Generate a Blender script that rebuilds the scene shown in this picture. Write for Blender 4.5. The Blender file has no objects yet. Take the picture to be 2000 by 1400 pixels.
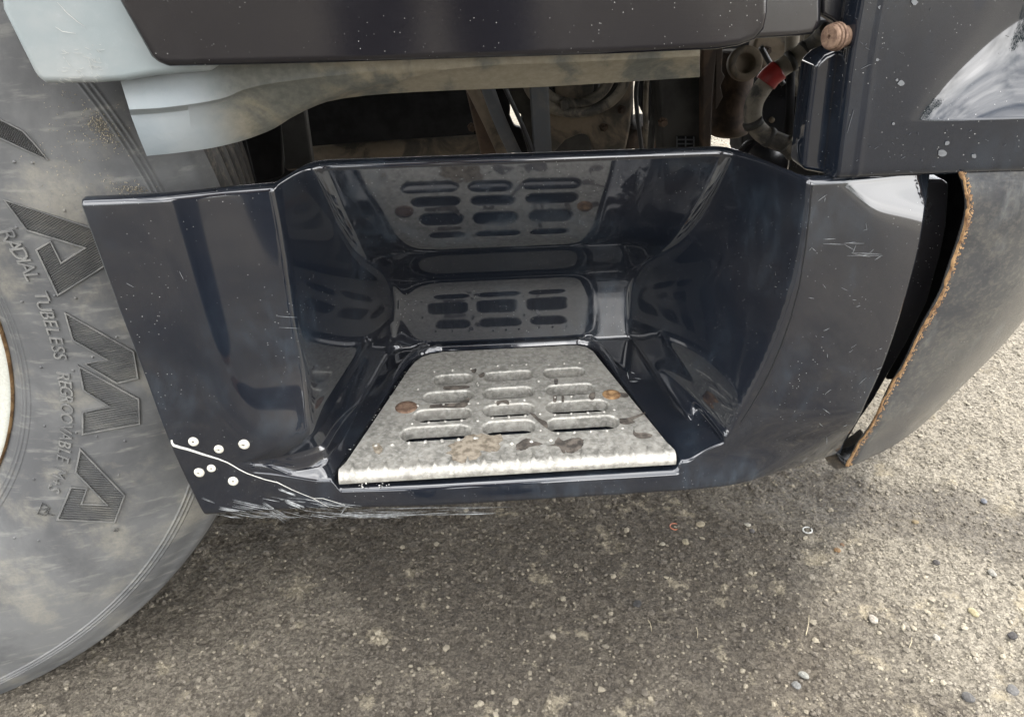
import bpy, bmesh, math, random
import numpy as np
from math import radians, sin, cos, tan, pi
from mathutils import Vector, Matrix
from mathutils.geometry import tessellate_polygon
random.seed(7); rng = np.random.default_rng(11)
S = bpy.context.scene
COL = S.collection

# ------------------------------------------------------------------ camera
CAM = np.array([0.0, -0.61617, 0.83227]); TH, PSI, RHO, F = 0.523326, 0.066937, -0.016836, 1518.755
_f = np.array([sin(PSI)*cos(TH), cos(PSI)*cos(TH), -sin(TH)])
_r = np.array([cos(PSI), -sin(PSI), 0.0]); _u = np.cross(_r, _f)
R_ = _r*cos(RHO)+_u*sin(RHO); U_ = -_r*sin(RHO)+_u*cos(RHO)
cam = bpy.data.cameras.new('camera'); co = bpy.data.objects.new('camera', cam); COL.objects.link(co)
cam.sensor_width = 36; cam.lens = F/2000*36; cam.clip_end = 1000; cam.clip_start = 0.01
m = Matrix.Identity(4)
for i in range(3):
    m[i][0] = R_[i]; m[i][1] = U_[i]; m[i][2] = -_f[i]; m[i][3] = CAM[i]
co.matrix_world = m; S.camera = co

# ------------------------------------------------------------------ world, sun, exposure
SUN_DIR = Vector((0.62, 0.30, 0.82)).normalized()
elev = math.asin(SUN_DIR.z); az = math.atan2(SUN_DIR.x, SUN_DIR.y)
w = bpy.data.worlds.new('World'); S.world = w; w.use_nodes = True
nt = w.node_tree; nt.nodes.clear(); N = nt.nodes.new; Lk = nt.links.new
sky = N('ShaderNodeTexSky'); sky.sky_type = 'NISHITA'; sky.sun_disc = False
sky.sun_elevation = elev; sky.sun_rotation = az; sky.air_density = 1.0; sky.dust_density = 2.0
tc = N('ShaderNodeTexCoord'); mp = N('ShaderNodeMapping'); mp.inputs['Scale'].default_value = (1, 1, 1.8)
nz = N('ShaderNodeTexNoise'); nz.inputs['Scale'].default_value = 2.6; nz.inputs['Detail'].default_value = 9; nz.inputs['Roughness'].default_value = .58
cr = N('ShaderNodeValToRGB'); cr.color_ramp.elements[0].position = .38; cr.color_ramp.elements[1].position = .60
cr.color_ramp.elements[0].color = (.35, .35, .35, 1); cr.color_ramp.elements[1].color = (1, 1, 1, 1)
nz2 = N('ShaderNodeTexNoise'); nz2.inputs['Scale'].default_value = 3.2; nz2.inputs['Detail'].default_value = 5
cr2 = N('ShaderNodeValToRGB'); cr2.color_ramp.elements[0].position = .3; cr2.color_ramp.elements[1].position = .7
cr2.color_ramp.elements[0].color = (7, 7.6, 8.6, 1); cr2.color_ramp.elements[1].color = (52, 51, 50, 1)
mx = N('ShaderNodeMix'); mx.data_type = 'RGBA'
bg = N('ShaderNodeBackground'); bg.inputs['Strength'].default_value = .11; wo = N('ShaderNodeOutputWorld')
Lk(tc.outputs['Generated'], mp.inputs[0]); Lk(mp.outputs[0], nz.inputs['Vector']); Lk(mp.outputs[0], nz2.inputs['Vector'])
Lk(nz.outputs['Fac'], cr.inputs[0]); Lk(nz2.outputs['Fac'], cr2.inputs[0]); Lk(cr.outputs[0], mx.inputs['Factor'])
Lk(sky.outputs[0], mx.inputs['A']); Lk(cr2.outputs[0], mx.inputs['B']); Lk(mx.outputs['Result'], bg.inputs['Color']); Lk(bg.outputs[0], wo.inputs[0])
sl = bpy.data.lights.new('sun', 'SUN'); sl.energy = 2.4; sl.angle = radians(6); sl.color = (1, .95, .87)
so = bpy.data.objects.new('sun', sl); COL.objects.link(so); so.rotation_euler = (-SUN_DIR).to_track_quat('-Z', 'Y').to_euler(); so.location = (3, 2, 6)
S.view_settings.view_transform = 'Standard'; S.view_settings.look = 'None'; S.view_settings.gamma = 1
S.view_settings.use_curve_mapping = False; S.view_settings.exposure = 1.35

# ------------------------------------------------------------------ maths helpers
def ray(px, py): return ((px-1000)*R_-(py-700)*U_)/F+_f
def at(px, py, Y):
    d = ray(px, py); return CAM+d*((Y-CAM[1])/d[1])
def atz(px, py, Z):
    d = ray(px, py); return CAM+d*((Z-CAM[2])/d[2])
def sstep(a, b, x):
    t = np.clip((np.asarray(x, float)-a)/(b-a), 0, 1); return t*t*(3-2*t)
def softplus(x, k): return k*np.logaddexp(0, np.asarray(x, float)/k)
def nspline(xs, ys):
    xs = np.array(xs, float); ys = np.array(ys, float); n = len(xs); h = np.diff(xs)
    A = np.zeros((n, n)); b = np.zeros(n); A[0, 0] = A[-1, -1] = 1
    for i in range(1, n-1):
        A[i, i-1] = h[i-1]; A[i, i] = 2*(h[i-1]+h[i]); A[i, i+1] = h[i]
        b[i] = 6*((ys[i+1]-ys[i])/h[i]-(ys[i]-ys[i-1])/h[i-1])
    M = np.linalg.solve(A, b)
    def f(x):
        x = np.asarray(x, float); xc = np.clip(x, xs[0], xs[-1])
        i = np.clip(np.searchsorted(xs, xc)-1, 0, n-2); d = xc-xs[i]; e = xs[i+1]-xc
        v = M[i]*e**3/(6*h[i])+M[i+1]*d**3/(6*h[i])+(ys[i]/h[i]-M[i]*h[i]/6)*e+(ys[i+1]/h[i]-M[i+1]*h[i]/6)*d
        s0 = (ys[1]-ys[0])/h[0]-h[0]*M[1]/6; s1 = (ys[-1]-ys[-2])/h[-1]+h[-1]*M[-2]/6
        return v+np.where(x < xs[0], (x-xs[0])*s0, 0)+np.where(x > xs[-1], (x-xs[-1])*s1, 0)
    return f
def vnoise(x, y, seed=0):
    xi = np.floor(x).astype(np.int64); yi = np.floor(y).astype(np.int64); fx = x-xi; fy = y-yi
    fx = fx*fx*(3-2*fx); fy = fy*fy*(3-2*fy)
    def h(a, b):
        n = (a*374761393+b*668265263+seed*974634777) & 0xffffffff
        n = ((n ^ (n >> 13))*1274126177) & 0xffffffff
        return ((n ^ (n >> 16)) & 0xffff)/65535.0
    return (h(xi, yi)*(1-fx)+h(xi+1, yi)*fx)*(1-fy)+(h(xi, yi+1)*(1-fx)+h(xi+1, yi+1)*fx)*fy-.5

# ------------------------------------------------------------------ object helpers
def link(name, me, mat=None, parent=None, smooth=True):
    if mat is not None and not me.materials: me.materials.append(mat)
    if smooth: me.polygons.foreach_set('use_smooth', [True]*len(me.polygons))
    o = bpy.data.objects.new(name, me); COL.objects.link(o)
    if parent is not None: o.parent = parent
    return o
def mesh(name, vs, fs, mat=None, parent=None, smooth=True):
    me = bpy.data.meshes.new(name); me.from_pydata([tuple(map(float, v)) for v in vs], [], fs); me.update()
    return link(name, me, mat, parent, smooth)
def tag(o, label=None, cat=None, group=None, kind=None):
    if label: o['label'] = label
    if cat: o['category'] = cat
    if group: o['group'] = group
    if kind: o['kind'] = kind
    return o
def grid(P, flip=False):
    P = np.asarray(P); a, b = P.shape[:2]; vs = P.reshape(-1, 3); I = np.arange(a*b).reshape(a, b)
    q = np.stack([I[:-1, :-1], I[1:, :-1], I[1:, 1:], I[:-1, 1:]], -1).reshape(-1, 4)
    if flip: q = q[:, ::-1]
    return vs, q.tolist()
def bevel(o, wd, seg=3, ang=35):
    b = o.modifiers.new('bevel', 'BEVEL'); b.width = wd; b.segments = seg; b.limit_method = 'ANGLE'; b.angle_limit = radians(ang)
    n = o.modifiers.new('wn', 'WEIGHTED_NORMAL'); n.keep_sharp = False
    return o
def prism(name, front, back, mat, parent, bev=0.0, seg=3):
    n = len(front); vs = [Vector(p) for p in front]+[Vector(p) for p in back]
    fs = [tuple(range(n)), tuple(range(2*n-1, n-1, -1))]+[(i, i+n, (i+1) % n+n, (i+1) % n) for i in range(n)]
    bm = bmesh.new(); bv = [bm.verts.new(v) for v in vs]
    for f in fs: bm.faces.new([bv[i] for i in f])
    bmesh.ops.recalc_face_normals(bm, faces=bm.faces)
    me = bpy.data.meshes.new(name); bm.to_mesh(me); bm.free()
    o = link(name, me, mat, parent, smooth=bev > 0)
    if bev: bevel(o, bev, seg)
    return o
def pprism(name, pts, Y, th, mat, parent, bev=0.0, seg=3):
    """Plate with its outline given by sight lines at depth Y, th thick into the truck."""
    fr = []; bk = []
    for p in pts:
        y = p[2] if len(p) > 2 else Y
        q = at(p[0], p[1], y); fr.append(q); bk.append(q+np.array([0, th, 0]))
    return prism(name, fr, bk, mat, parent, bev, seg)
def catmull(pts, n=8):
    P = [np.array(p, float) for p in pts]; P = [2*P[0]-P[1]]+P+[2*P[-1]-P[-2]]; out = []
    for i in range(1, len(P)-2):
        for k in range(n):
            t = k/n; a, b, c, d = P[i-1], P[i], P[i+1], P[i+2]
            out.append(.5*((2*b)+(-a+c)*t+(2*a-5*b+4*c-d)*t*t+(-a+3*b-3*c+d)*t**3))
    out.append(P[-2]); return out
def tube(name, pts, rad, mat, parent, seg=12, smoothpath=True, n=8, closed=False):
    P = catmull(pts, n) if smoothpath and len(pts) > 2 else [np.array(p, float) for p in pts]
    P = [Vector(p) for p in P]; k = len(P); rings = []
    prev = None
    for i in range(k):
        t = (P[min(i+1, k-1)]-P[max(i-1, 0)]).normalized()
        if prev is None: a = t.orthogonal().normalized()
        else: a = (prev-t*prev.dot(t)).normalized()
        prev = a; b = t.cross(a); r = rad(i/(k-1)) if callable(rad) else rad
        rings.append([P[i]+(a*cos(2*pi*j/seg)+b*sin(2*pi*j/seg))*r for j in range(seg)])
    vs = [v for r in rings for v in r]; fs = []
    for i in range(k-1):
        for j in range(seg):
            fs.append((i*seg+j, i*seg+(j+1) % seg, (i+1)*seg+(j+1) % seg, (i+1)*seg+j))
    fs.append(tuple(range(seg-1, -1, -1))); fs.append(tuple((k-1)*seg+j for j in range(seg)))
    return mesh(name, vs, fs, mat, parent)
def ptube(name, pts, Y, rad, mat, parent, **kw):
    return tube(name, [at(p[0], p[1], p[2] if len(p) > 2 else Y) for p in pts], rad, mat, parent, **kw)
def lathe(prof, seg, c, axis, up=None):
    """prof [(radius, along axis)] turned about axis through c."""
    axis = Vector(axis).normalized(); a = (Vector(up) if up else axis.orthogonal()).normalized(); b = axis.cross(a); c = Vector(c)
    vs = []; fs = []; n = len(prof)
    for j in range(seg):
        d = a*cos(2*pi*j/seg)+b*sin(2*pi*j/seg)
        for r, h in prof: vs.append(c+d*r+axis*h)
    for j in range(seg):
        for i in range(n-1):
            fs.append((j*n+i, j*n+i+1, ((j+1) % seg)*n+i+1, ((j+1) % seg)*n+i))
    return vs, fs

# ------------------------------------------------------------------ materials
class Mt:
    def __init__(s, name):
        s.m = bpy.data.materials.new(name); s.m.use_nodes = True; s.t = s.m.node_tree; s.b = s.t.nodes['Principled BSDF']
        s.c = s.n('ShaderNodeTexCoord').outputs['Object']
    def n(s, t, **k):
        x = s.t.nodes.new(t)
        for a, v in k.items(): setattr(x, a, v)
        return x
    def l(s, a, b): s.t.links.new(a, b)
    def map(s, sc=(1, 1, 1), rot=(0, 0, 0), loc=(0, 0, 0)):
        x = s.n('ShaderNodeMapping'); x.inputs['Scale'].default_value = sc; x.inputs['Rotation'].default_value = rot; x.inputs['Location'].default_value = loc
        s.l(s.c, x.inputs[0]); return x.outputs[0]
    def noise(s, scale, detail=5, rough=.55, v=None, dist=0):
        x = s.n('ShaderNodeTexNoise'); x.inputs['Scale'].default_value = scale; x.inputs['Detail'].default_value = detail
        x.inputs['Roughness'].default_value = rough; x.inputs['Distortion'].default_value = dist
        s.l(v if v is not None else s.c, x.inputs['Vector']); return x.outputs['Fac']
    def vor(s, scale, v=None, out='Distance', feature='F1', rnd=1):
        x = s.n('ShaderNodeTexVoronoi', feature=feature); x.inputs['Scale'].default_value = scale; x.inputs['Randomness'].default_value = rnd
        s.l(v if v is not None else s.c, x.inputs['Vector']); return x.outputs[out]
    def ramp(s, f, a, b, ca=0.0, cb=1.0):
        x = s.n('ShaderNodeMapRange'); x.inputs['From Min'].default_value = a; x.inputs['From Max'].default_value = b
        x.inputs['To Min'].default_value = ca; x.inputs['To Max'].default_value = cb; x.interpolation_type = 'SMOOTHSTEP' if b > a else 'LINEAR'
        s.l(f, x.inputs[0]); return x.outputs[0]
    def mix(s, f, a, b):
        x = s.n('ShaderNodeMix', data_type='RGBA')
        for k, v in (('Factor', f), ('A', a), ('B', b)):
            i = x.inputs[k] if k != 'Factor' else x.inputs[0]
            if isinstance(v, (tuple, list)): i.default_value = (*v[:3], 1)
            elif isinstance(v, (int, float)): i.default_value = v
            else: s.l(v, i)
        return x.outputs['Result']
    def math(s, op, a, b=0.0):
        x = s.n('ShaderNodeMath', operation=op)
        for i, v in enumerate((a, b)):
            if isinstance(v, (int, float)): x.inputs[i].default_value = v
            else: s.l(v, x.inputs[i])
        return x.outputs[0]
    def col(s, c):
        if isinstance(c, tuple): s.b.inputs['Base Color'].default_value = (*c[:3], 1)
        else: s.l(c, s.b.inputs['Base Color'])
    def rough(s, r):
        if isinstance(r, (int, float)): s.b.inputs['Roughness'].default_value = r
        else: s.l(r, s.b.inputs['Roughness'])
    def bump(s, h, dist, strength=1.0, prev=None):
        x = s.n('ShaderNodeBump'); x.inputs['Distance'].default_value = dist; x.inputs['Strength'].default_value = strength
        s.l(h, x.inputs['Height'])
        if prev is not None: s.l(prev, x.inputs['Normal'])
        s.l(x.outputs[0], s.b.inputs['Normal']); return x.outputs[0]
    def grey(s, f):
        return f

def paint(name, base=(.0040, .0066, .0115), haze=(.055, .080, .105), hz=.24, rough=.045, dust=(.20, .165, .13), dz=.06, streak=False, speck=True, ior=1.75):
    M = Mt(name); b = M.b; b.inputs['IOR'].default_value = ior
    n1 = M.noise(9, 7, .62, dist=.6); n2 = M.noise(70, 5, .6, v=M.map((1, 1, .45)))
    hzf = M.math('MULTIPLY', M.ramp(n1, .46, .70), M.ramp(n2, .35, .68, .1, 1.0))
    c = M.mix(M.math('MULTIPLY', hzf, hz), base, haze)
    n3 = M.noise(5, 6, .6); c = M.mix(M.ramp(n3, .35, .75, dz*.25, dz), c, dust)
    if speck:
        for q, th, kp in ((430, .20, .990), (760, .28, .978)):
            d = M.vor(q); keep = M.vor(q, out='Color')
            sep = M.n('ShaderNodeSeparateColor'); M.l(keep, sep.inputs[0])
            clus = M.ramp(M.noise(13, 4, .7), .42, .62)
            k = M.math('MULTIPLY', M.math('MULTIPLY', M.math('LESS_THAN', d, th), M.math('GREATER_THAN', sep.outputs[0], kp)), clus)
            c = M.mix(k, c, (.26, .26, .245))
    M.col(c)
    rr = M.ramp(hzf, 0, 1, rough, rough+.10)
    M.rough(rr)
    if streak:
        s1 = M.noise(1.0, 6, .7, v=M.map((14, 14, 900))); M.bump(s1, .00005, .6)
    else:
        s1 = M.noise(6, 2, .5); M.bump(s1, .0006, .5)
    return M.m
def flat(name, c, rough=.6, metal=0.0, var=.3, sc=30, bump=0.0, c2=None, spec=.5):
    M = Mt(name); n = M.noise(sc, 6, .6); c2 = c2 or tuple(x*(1-var) for x in c)
    M.col(M.mix(M.ramp(n, .35, .65), c2, c)); M.rough(M.ramp(n, .2, .8, min(1, rough+.1), max(.05, rough-.1)))
    M.b.inputs['Metallic'].default_value = metal; M.b.inputs['Specular IOR Level'].default_value = spec
    if bump: M.bump(M.noise(sc*8, 6, .7), bump)
    return M.m
def dusty(name, base, dust, sc=14, lo=.42, hi=.58, rough=.75, bump=.0003):
    M = Mt(name); n = M.noise(sc, 8, .62, dist=.8); f = M.noise(sc*12, 5, .7)
    c = M.mix(M.ramp(n, lo, hi), base, dust); c = M.mix(M.ramp(f, .3, .7, 0, .35), c, tuple(x*.6 for x in dust))
    M.col(c); M.rough(rough); M.bump(f, bump); M.b.inputs['Specular IOR Level'].default_value = .35
    return M.m

m_paint = paint('black_gloss_paint')
m_paint_skirt = paint('black_worn_paint', base=(.006, .006, .008), haze=(.10, .10, .10), hz=.10, rough=.06, dust=(.20, .165, .14), dz=.02, streak=True, ior=1.55)
m_paint_corner = paint('black_corner_paint', dz=.035, hz=.1, rough=.03, ior=1.6)
m_satin = paint('black_satin_plastic', base=(.006, .007, .010), rough=.22, dz=.05, hz=.05)
m_void = flat('grimy_black_steel', (.012, .012, .013), .7, var=.5, spec=.2)
m_dark = flat('dark_dusty_steel', (.040, .038, .034), .7, var=.55, sc=18, bump=.0003, spec=.25)
m_tan = dusty('dusty_brown_steel', (.045, .042, .036), (.17, .135, .095), 12)
m_brown = dusty('rusty_brown_steel', (.03, .022, .016), (.085, .055, .036), 16)
m_grey_metal = dusty('grey_painted_strut', (.065, .070, .076), (.12, .11, .095), 9, .5, .7)
m_hose = dusty('dusty_hose_rubber', (.035, .034, .032), (.20, .175, .135), 22, .38, .56)
m_rubber_black = flat('black_hose_rubber', (.016, .016, .017), .5, var=.4)
m_red = flat('red_tape', (.25, .022, .018), .45, var=.35, sc=40)
m_rust = dusty('orange_rust', (.10, .05, .024), (.34, .21, .10), 110, .35, .65, .85, .0004)
m_boltrust = dusty('rusty_bolt_steel', (.075, .042, .028), (.19, .125, .085), 150, .35, .65, .85, .0002)
m_rivet = flat('off_white_rivet', (.52, .50, .43), .5, var=.15, sc=160)
m_rivet_hole = flat('dark_rivet_core', (.10, .08, .06), .6)
m_scuff = flat('bare_scuffed_plastic', (.30, .31, .31), .7, var=.5, sc=200)
m_crack = flat('white_torn_plastic', (.50, .49, .45), .6, var=.1, sc=200)
m_seam = flat('seam_shadow_gap', (.004, .004, .004), .9)
m_rim = dusty('cream_wheel_paint', (.40, .405, .36), (.30, .27, .21), 30, .62, .8, .4, .0001)
m_rimrust = dusty('brown_rim_rust', (.10, .055, .025), (.24, .15, .07), 60, .4, .6, .8)

def mk_fender():
    M = Mt('grey_fender_plastic'); n = M.noise(7, 7, .6, dist=.5); f = M.noise(160, 5, .7)
    c = M.mix(M.ramp(n, .4, .65), (.165, .19, .192), (.225, .235, .228)); c = M.mix(M.ramp(f, .55, .8, 0, .25), c, (.30, .32, .32))
    M.col(c); M.rough(.42); M.bump(f, .00015); return M.m
m_fender = mk_fender()
def mk_lower():
    M = Mt('grey_plastic_caked_with_dust'); n = M.noise(11, 8, .60, dist=.9); f = M.noise(150, 5, .7)
    g = M.n('ShaderNodeSeparateXYZ'); M.l(M.c, g.inputs[0])
    right = M.ramp(g.outputs['X'], -.205, -.16)
    clean = M.mix(M.ramp(M.noise(9, 6, .6), .4, .65), (.155, .182, .195), (.205, .225, .23))
    grey = M.mix(M.ramp(f, .3, .7), (.062, .065, .056), (.098, .098, .084))
    tn = M.mix(M.ramp(f, .3, .75), (.150, .133, .095), (.20, .18, .135))
    d = M.mix(M.ramp(n, .40, .52), grey, tn); M.col(M.mix(right, clean, d)); M.rough(.7); M.bump(f, .0003); return M.m
m_lower = mk_lower()
def mk_tyre():
    M = Mt('dusty_tyre_rubber')
    n = M.noise(5.5, 8, .62, dist=.3); n2 = M.noise(11, 10, .66, dist=.25); f = M.noise(240, 5, .75); st = M.noise(3, 6, .6, v=M.map((10, 10, 45), rot=(0, radians(25), 0)))
    c = M.mix(M.ramp(n, .36, .62), (.060, .061, .062), (.118, .119, .117))
    c = M.mix(M.ramp(st, .52, .72, 0, .55), c, (.18, .177, .16))
    patch = M.math('MULTIPLY', M.ramp(n2, .50, .66), M.ramp(f, .25, .6, .35, 1.0))
    c = M.mix(M.math('MULTIPLY', patch, .42), c, (.25, .23, .18))
    g = M.n('ShaderNodeSeparateXYZ'); M.l(M.c, g.inputs[0])
    M.col(c); M.rough(.62); M.b.inputs['Specular IOR Level'].default_value = .4
    b1 = M.bump(f, .0003, .6); M.bump(M.noise(40, 4, .5), .0010, .35, b1); return M.m
m_tyre = mk_tyre(); m_letter = dusty('raised_letter_rubber', (.085, .086, .086), (.165, .163, .152), 24, .40, .62, .6, .0001)
def mk_tread():
    M = Mt('worn_tread_rubber'); f = M.noise(1, 6, .7, v=M.map((260, 60, 60)))
    M.col(M.mix(M.ramp(f, .45, .75), (.022, .021, .019), (.13, .11, .08))); M.rough(.75); M.bump(f, .0012); return M.m
m_tread = mk_tread()
def mk_alu():
    M = Mt('mottled_galvanised_plate'); f = M.noise(130, 6, .7); n = M.noise(14, 7, .6, dist=.5); v = M.vor(330, out='Color')
    sp = M.n('ShaderNodeSeparateColor'); M.l(v, sp.inputs[0])
    c = M.mix(M.ramp(f, .35, .65), (.215, .208, .185), (.39, .375, .335)); c = M.mix(M.ramp(n, .45, .7, 0, .45), c, (.42, .40, .355))
    c = M.mix(M.ramp(sp.outputs[0], .55, .95, 0, .35), c, (.54, .53, .49))
    M.col(c); M.b.inputs['Metallic'].default_value = .45; M.rough(M.ramp(f, .3, .7, .42, .60)); M.bump(f, .0001, .4); return M.m
m_alu = mk_alu()
def mk_bumper():
    M = Mt('tarnished_bumper_steel'); n = M.noise(7, 8, .62, dist=.8); f = M.noise(170, 5, .75); st = M.noise(1, 6, .65, v=M.map((30, 30, 14)))
    g = M.n('ShaderNodeSeparateXYZ'); M.l(M.c, g.inputs[0])
    c = M.mix(M.ramp(n, .30, .72), (.035, .038, .044), (.080, .080, .076))
    c = M.mix(M.math('MULTIPLY', M.ramp(st, .52, .78), .32), c, (.27, .28, .27))
    low = M.ramp(g.outputs['Z'], .50, .30)
    c = M.mix(M.math('MULTIPLY', M.ramp(f, .45, .65), M.math('MULTIPLY', M.ramp(n, .3, .55), .22)), c, (.20, .18, .145))
    M.col(c); M.b.inputs['Metallic'].default_value = .25; M.rough(M.ramp(n, .3, .7, .14, .28)); b = M.bump(f, .0004, .6); M.bump(M.noise(26, 4), .0012, .4, b); return M.m
m_bumper = mk_bumper()
def mk_ground(stone=False):
    M = Mt('gravel_stone' if stone else 'oily_gravel_ground')
    big = M.noise(1.3, 6, .55, dist=.4); mid = M.noise(7, 8, .62, dist=.6); fine = M.noise(90, 6, .72); vf = M.noise(420, 4, .7)
    g = M.n('ShaderNodeSeparateXYZ'); M.l(M.c, g.inputs[0])
    cell = M.n('ShaderNodeSeparateColor'); M.l(M.vor(190, out='Color'), cell.inputs[0]); cell2 = M.n('ShaderNodeSeparateColor'); M.l(M.vor(420, out='Color'), cell2.inputs[0])
    grain = M.math('ADD', M.math('MULTIPLY', cell.outputs[0], .5), M.math('MULTIPLY', cell2.outputs[0], .5))
    grain = M.math('ADD', M.math('MULTIPLY', grain, .6), M.math('MULTIPLY', fine, .4))
    light = M.mix(M.ramp(grain, .25, .75), (.105, .093, .074), (.29, .262, .21))
    dark = M.mix(M.ramp(grain, .25, .80), (.046, .0385, .030), (.118, .102, .079))
    mids = M.mix(M.ramp(grain, .25, .75), (.074, .063, .049), (.178, .156, .122))
    X_, Y_ = g.outputs['X'], g.outputs['Y']
    wob = M.math('MULTIPLY', M.math('SUBTRACT', mid, .5), .55)
    wob2 = M.math('MULTIPLY', M.math('SUBTRACT', big, .5), .8)
    c = M.mix(M.ramp(M.math('ADD', M.math('MULTIPLY', mid, .6), M.math('ADD', .2, M.math('MULTIPLY', M.math('SUBTRACT', big, .5), 1.5))), .40, .60), dark, mids)
    # gravel tone paler towards the front of the truck, worn pale blotches elsewhere
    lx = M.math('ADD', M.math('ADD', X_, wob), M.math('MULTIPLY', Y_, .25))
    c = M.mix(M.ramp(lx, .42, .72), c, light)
    c = M.mix(M.math('MULTIPLY', M.ramp(M.noise(17, 8, .68), .56, .66), M.ramp(grain, .2, .6, .4, 1)), c, (.27, .235, .17))
    # darker band running forward from under the bumper
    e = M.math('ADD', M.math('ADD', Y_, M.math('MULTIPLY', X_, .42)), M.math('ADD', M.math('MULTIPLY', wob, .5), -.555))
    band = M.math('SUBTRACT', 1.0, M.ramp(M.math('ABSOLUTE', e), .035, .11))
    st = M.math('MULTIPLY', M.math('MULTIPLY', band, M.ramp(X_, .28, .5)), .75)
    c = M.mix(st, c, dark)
    # unseen ground beside the truck coloured darker to dim its reflection, undarkened further off
    side_dark = M.math('MULTIPLY', M.ramp(Y_, -.95, -.12, 1.0, 0.0), M.ramp(Y_, -7.0, -3.5))
    c = M.mix(M.math('MULTIPLY', side_dark, .45), c, (.060, .049, .037))
    if stone:
        at_ = M.n('ShaderNodeAttribute', attribute_name='tone'); t = at_.outputs['Fac']
        c = M.mix(M.ramp(t, 0, 1, .2, .6), c, M.mix(M.ramp(t, .25, .95), (.040, .036, .032), (.25, .222, .165)))
        M.col(c); M.rough(.8); M.bump(vf, .0002)
    else:
        v1 = M.vor(170); v2 = M.vor(420)
        c = M.mix(M.math('MULTIPLY', M.math('LESS_THAN', v2, .14), .35), c, (.36, .32, .24))
        M.col(c); M.rough(M.ramp(st, 0, 1, .92, .62)); b = M.bump(v1, .0045, 1); b = M.bump(fine, .006, 1, b); M.bump(vf, .0022, 1, b)
    M.b.inputs['Specular IOR Level'].default_value = .3
    return M.m
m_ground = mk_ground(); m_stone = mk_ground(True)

# ------------------------------------------------------------------ ground
def axis(a, b, h, far, g=1.13):
    mid = list(np.arange(a, b, h)); lo = []; x = a; s = h
    while x > -far: s *= g; x -= s; lo.append(x)
    hi = []; x = mid[-1]; s = h
    while x < far: s *= g; x += s; hi.append(x)
    return np.array(lo[::-1]+mid+hi)
gx = axis(-.75, 1.45, .0036, 150); gy = axis(-.12, 1.15, .0036, 150)
X, Y = np.meshgrid(gx, gy, indexing='ij')
near = np.exp(-np.maximum(0, np.hypot(X-.3, Y-.4)-1.5)/1.0)
def gheight(X, Y):
    return (vnoise(X*9, Y*9, 1)*.006+vnoise(X*34, Y*34, 2)*.004+vnoise(X*95, Y*95, 3)*.0032+vnoise(X*230, Y*230, 4)*.0022+vnoise(X*.6, Y*.6, 5)*.01)
Z = gheight(X, Y)*near-.002
vs, fs = grid(np.stack([X, Y, Z], -1))
gme = bpy.data.meshes.new('ground'); gme.from_pydata(vs.tolist(), [], fs)
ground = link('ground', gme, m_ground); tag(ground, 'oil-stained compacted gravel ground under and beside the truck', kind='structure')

# ------------------------------------------------------------------ truck root
truck = bpy.data.objects.new('truck', None); COL.objects.link(truck); truck.location = (0, 0, 0)
tag(truck, 'black truck with a glossy cab step between its dusty front tyre and rusty bumper', 'truck')

# ---- step panel : one moulded skin
_p = lambda l, Y=0: [(at(a, b, Y)[2], at(a, b, Y)[0]) for a, b in l]
zl = sorted(_p([(480, 372), (512, 500), (540, 640), (590, 820), (604, 862), (628, 915), (646, 943)])); zr = sorted(_p([(1583, 352), (1572, 450), (1550, 560), (1518, 655), (1480, 740), (1438, 820), (1405, 868), (1330, 912)]))
xrl = nspline(*zip(*zl)); xrr = nspline(*zip(*zr))
bk = nspline(*zip((.340, .2535), (.355, .2550), (.375, .2570), (.40, .2585), (.43, .2560), (.452, .2440), (.485, .211), (.515, .179), (.55, .152), (.59, .126), (.632, .102)))
zc_l = sorted(_p([(1630, 352), (1665, 385), (1705, 430), (1733, 500), (1742, 570), (1738, 650), (1718, 730), (1680, 810), (1600, 885), (1450, 945)]))
xcr = nspline(*zip(*zc_l))
ZT, ZB, ZLOW = .6275, .346, .334
_xl = nspline(*zip(*sorted(_p([(150, 402), (212, 560), (285, 735), (345, 880), (378, 945), (405, 993), (421, 1016)], .012))))
def O(x, z):
    x = np.asarray(x, float); z = np.asarray(z, float)
    L = sstep(-.02, -.20, x)
    o = .002+L*.055*(z-.3)-.008*(1-L)*sstep(.36, .30, z)
    o = o+.24*softplus(x-_xl(z)-.060, .009)*sstep(.37, .47, z)*sstep(-.02, -.13, x)
    o = o+.26*softplus(x-.265, .02)*sstep(.40, .29, z)
    g = x-xcr(z); o = o+(.11+.10*sstep(.545, .62, z))*softplus(g, .004)
    o = o+.03*sstep(.318, .296, z)**2
    return o
def Rc(x, z):
    lw = (x-xrl(z))/((-.088-xrl(z))/.265)
    tw = .105*np.exp(-((z-.345)/.034)**2)*sstep(.1, -.1, x); xt_ = xrl(z)-tw
    tg = .034*np.clip((x-xt_)/(tw+.012), 0, 1)**1.3*np.minimum(1, tw/.02); lw = softplus(lw, .006)+tg-.004*(tw < .002)*0; lw = np.where(x < xt_-.004, np.minimum(lw, x-xt_+.0), lw)
    rw = (xrr(z)-x)/((xrr(z)-.212)/.265)
    k = .015; b_ = bk(z)
    mn = np.minimum(np.minimum(lw, rw), b_)
    return mn-k*np.log(np.exp(-(lw-mn)/k)+np.exp(-(rw-mn)/k)+np.exp(-(b_-mn)/k))
def Wl(x, z):
    o = O(x, z); r = Rc(x, z); k = .0022+.005*sstep(.46, .37, z)*sstep(.1, -.1, x)
    return np.maximum(o, r)+k*np.log1p(np.exp(-np.abs(o-r)/k))
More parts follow.
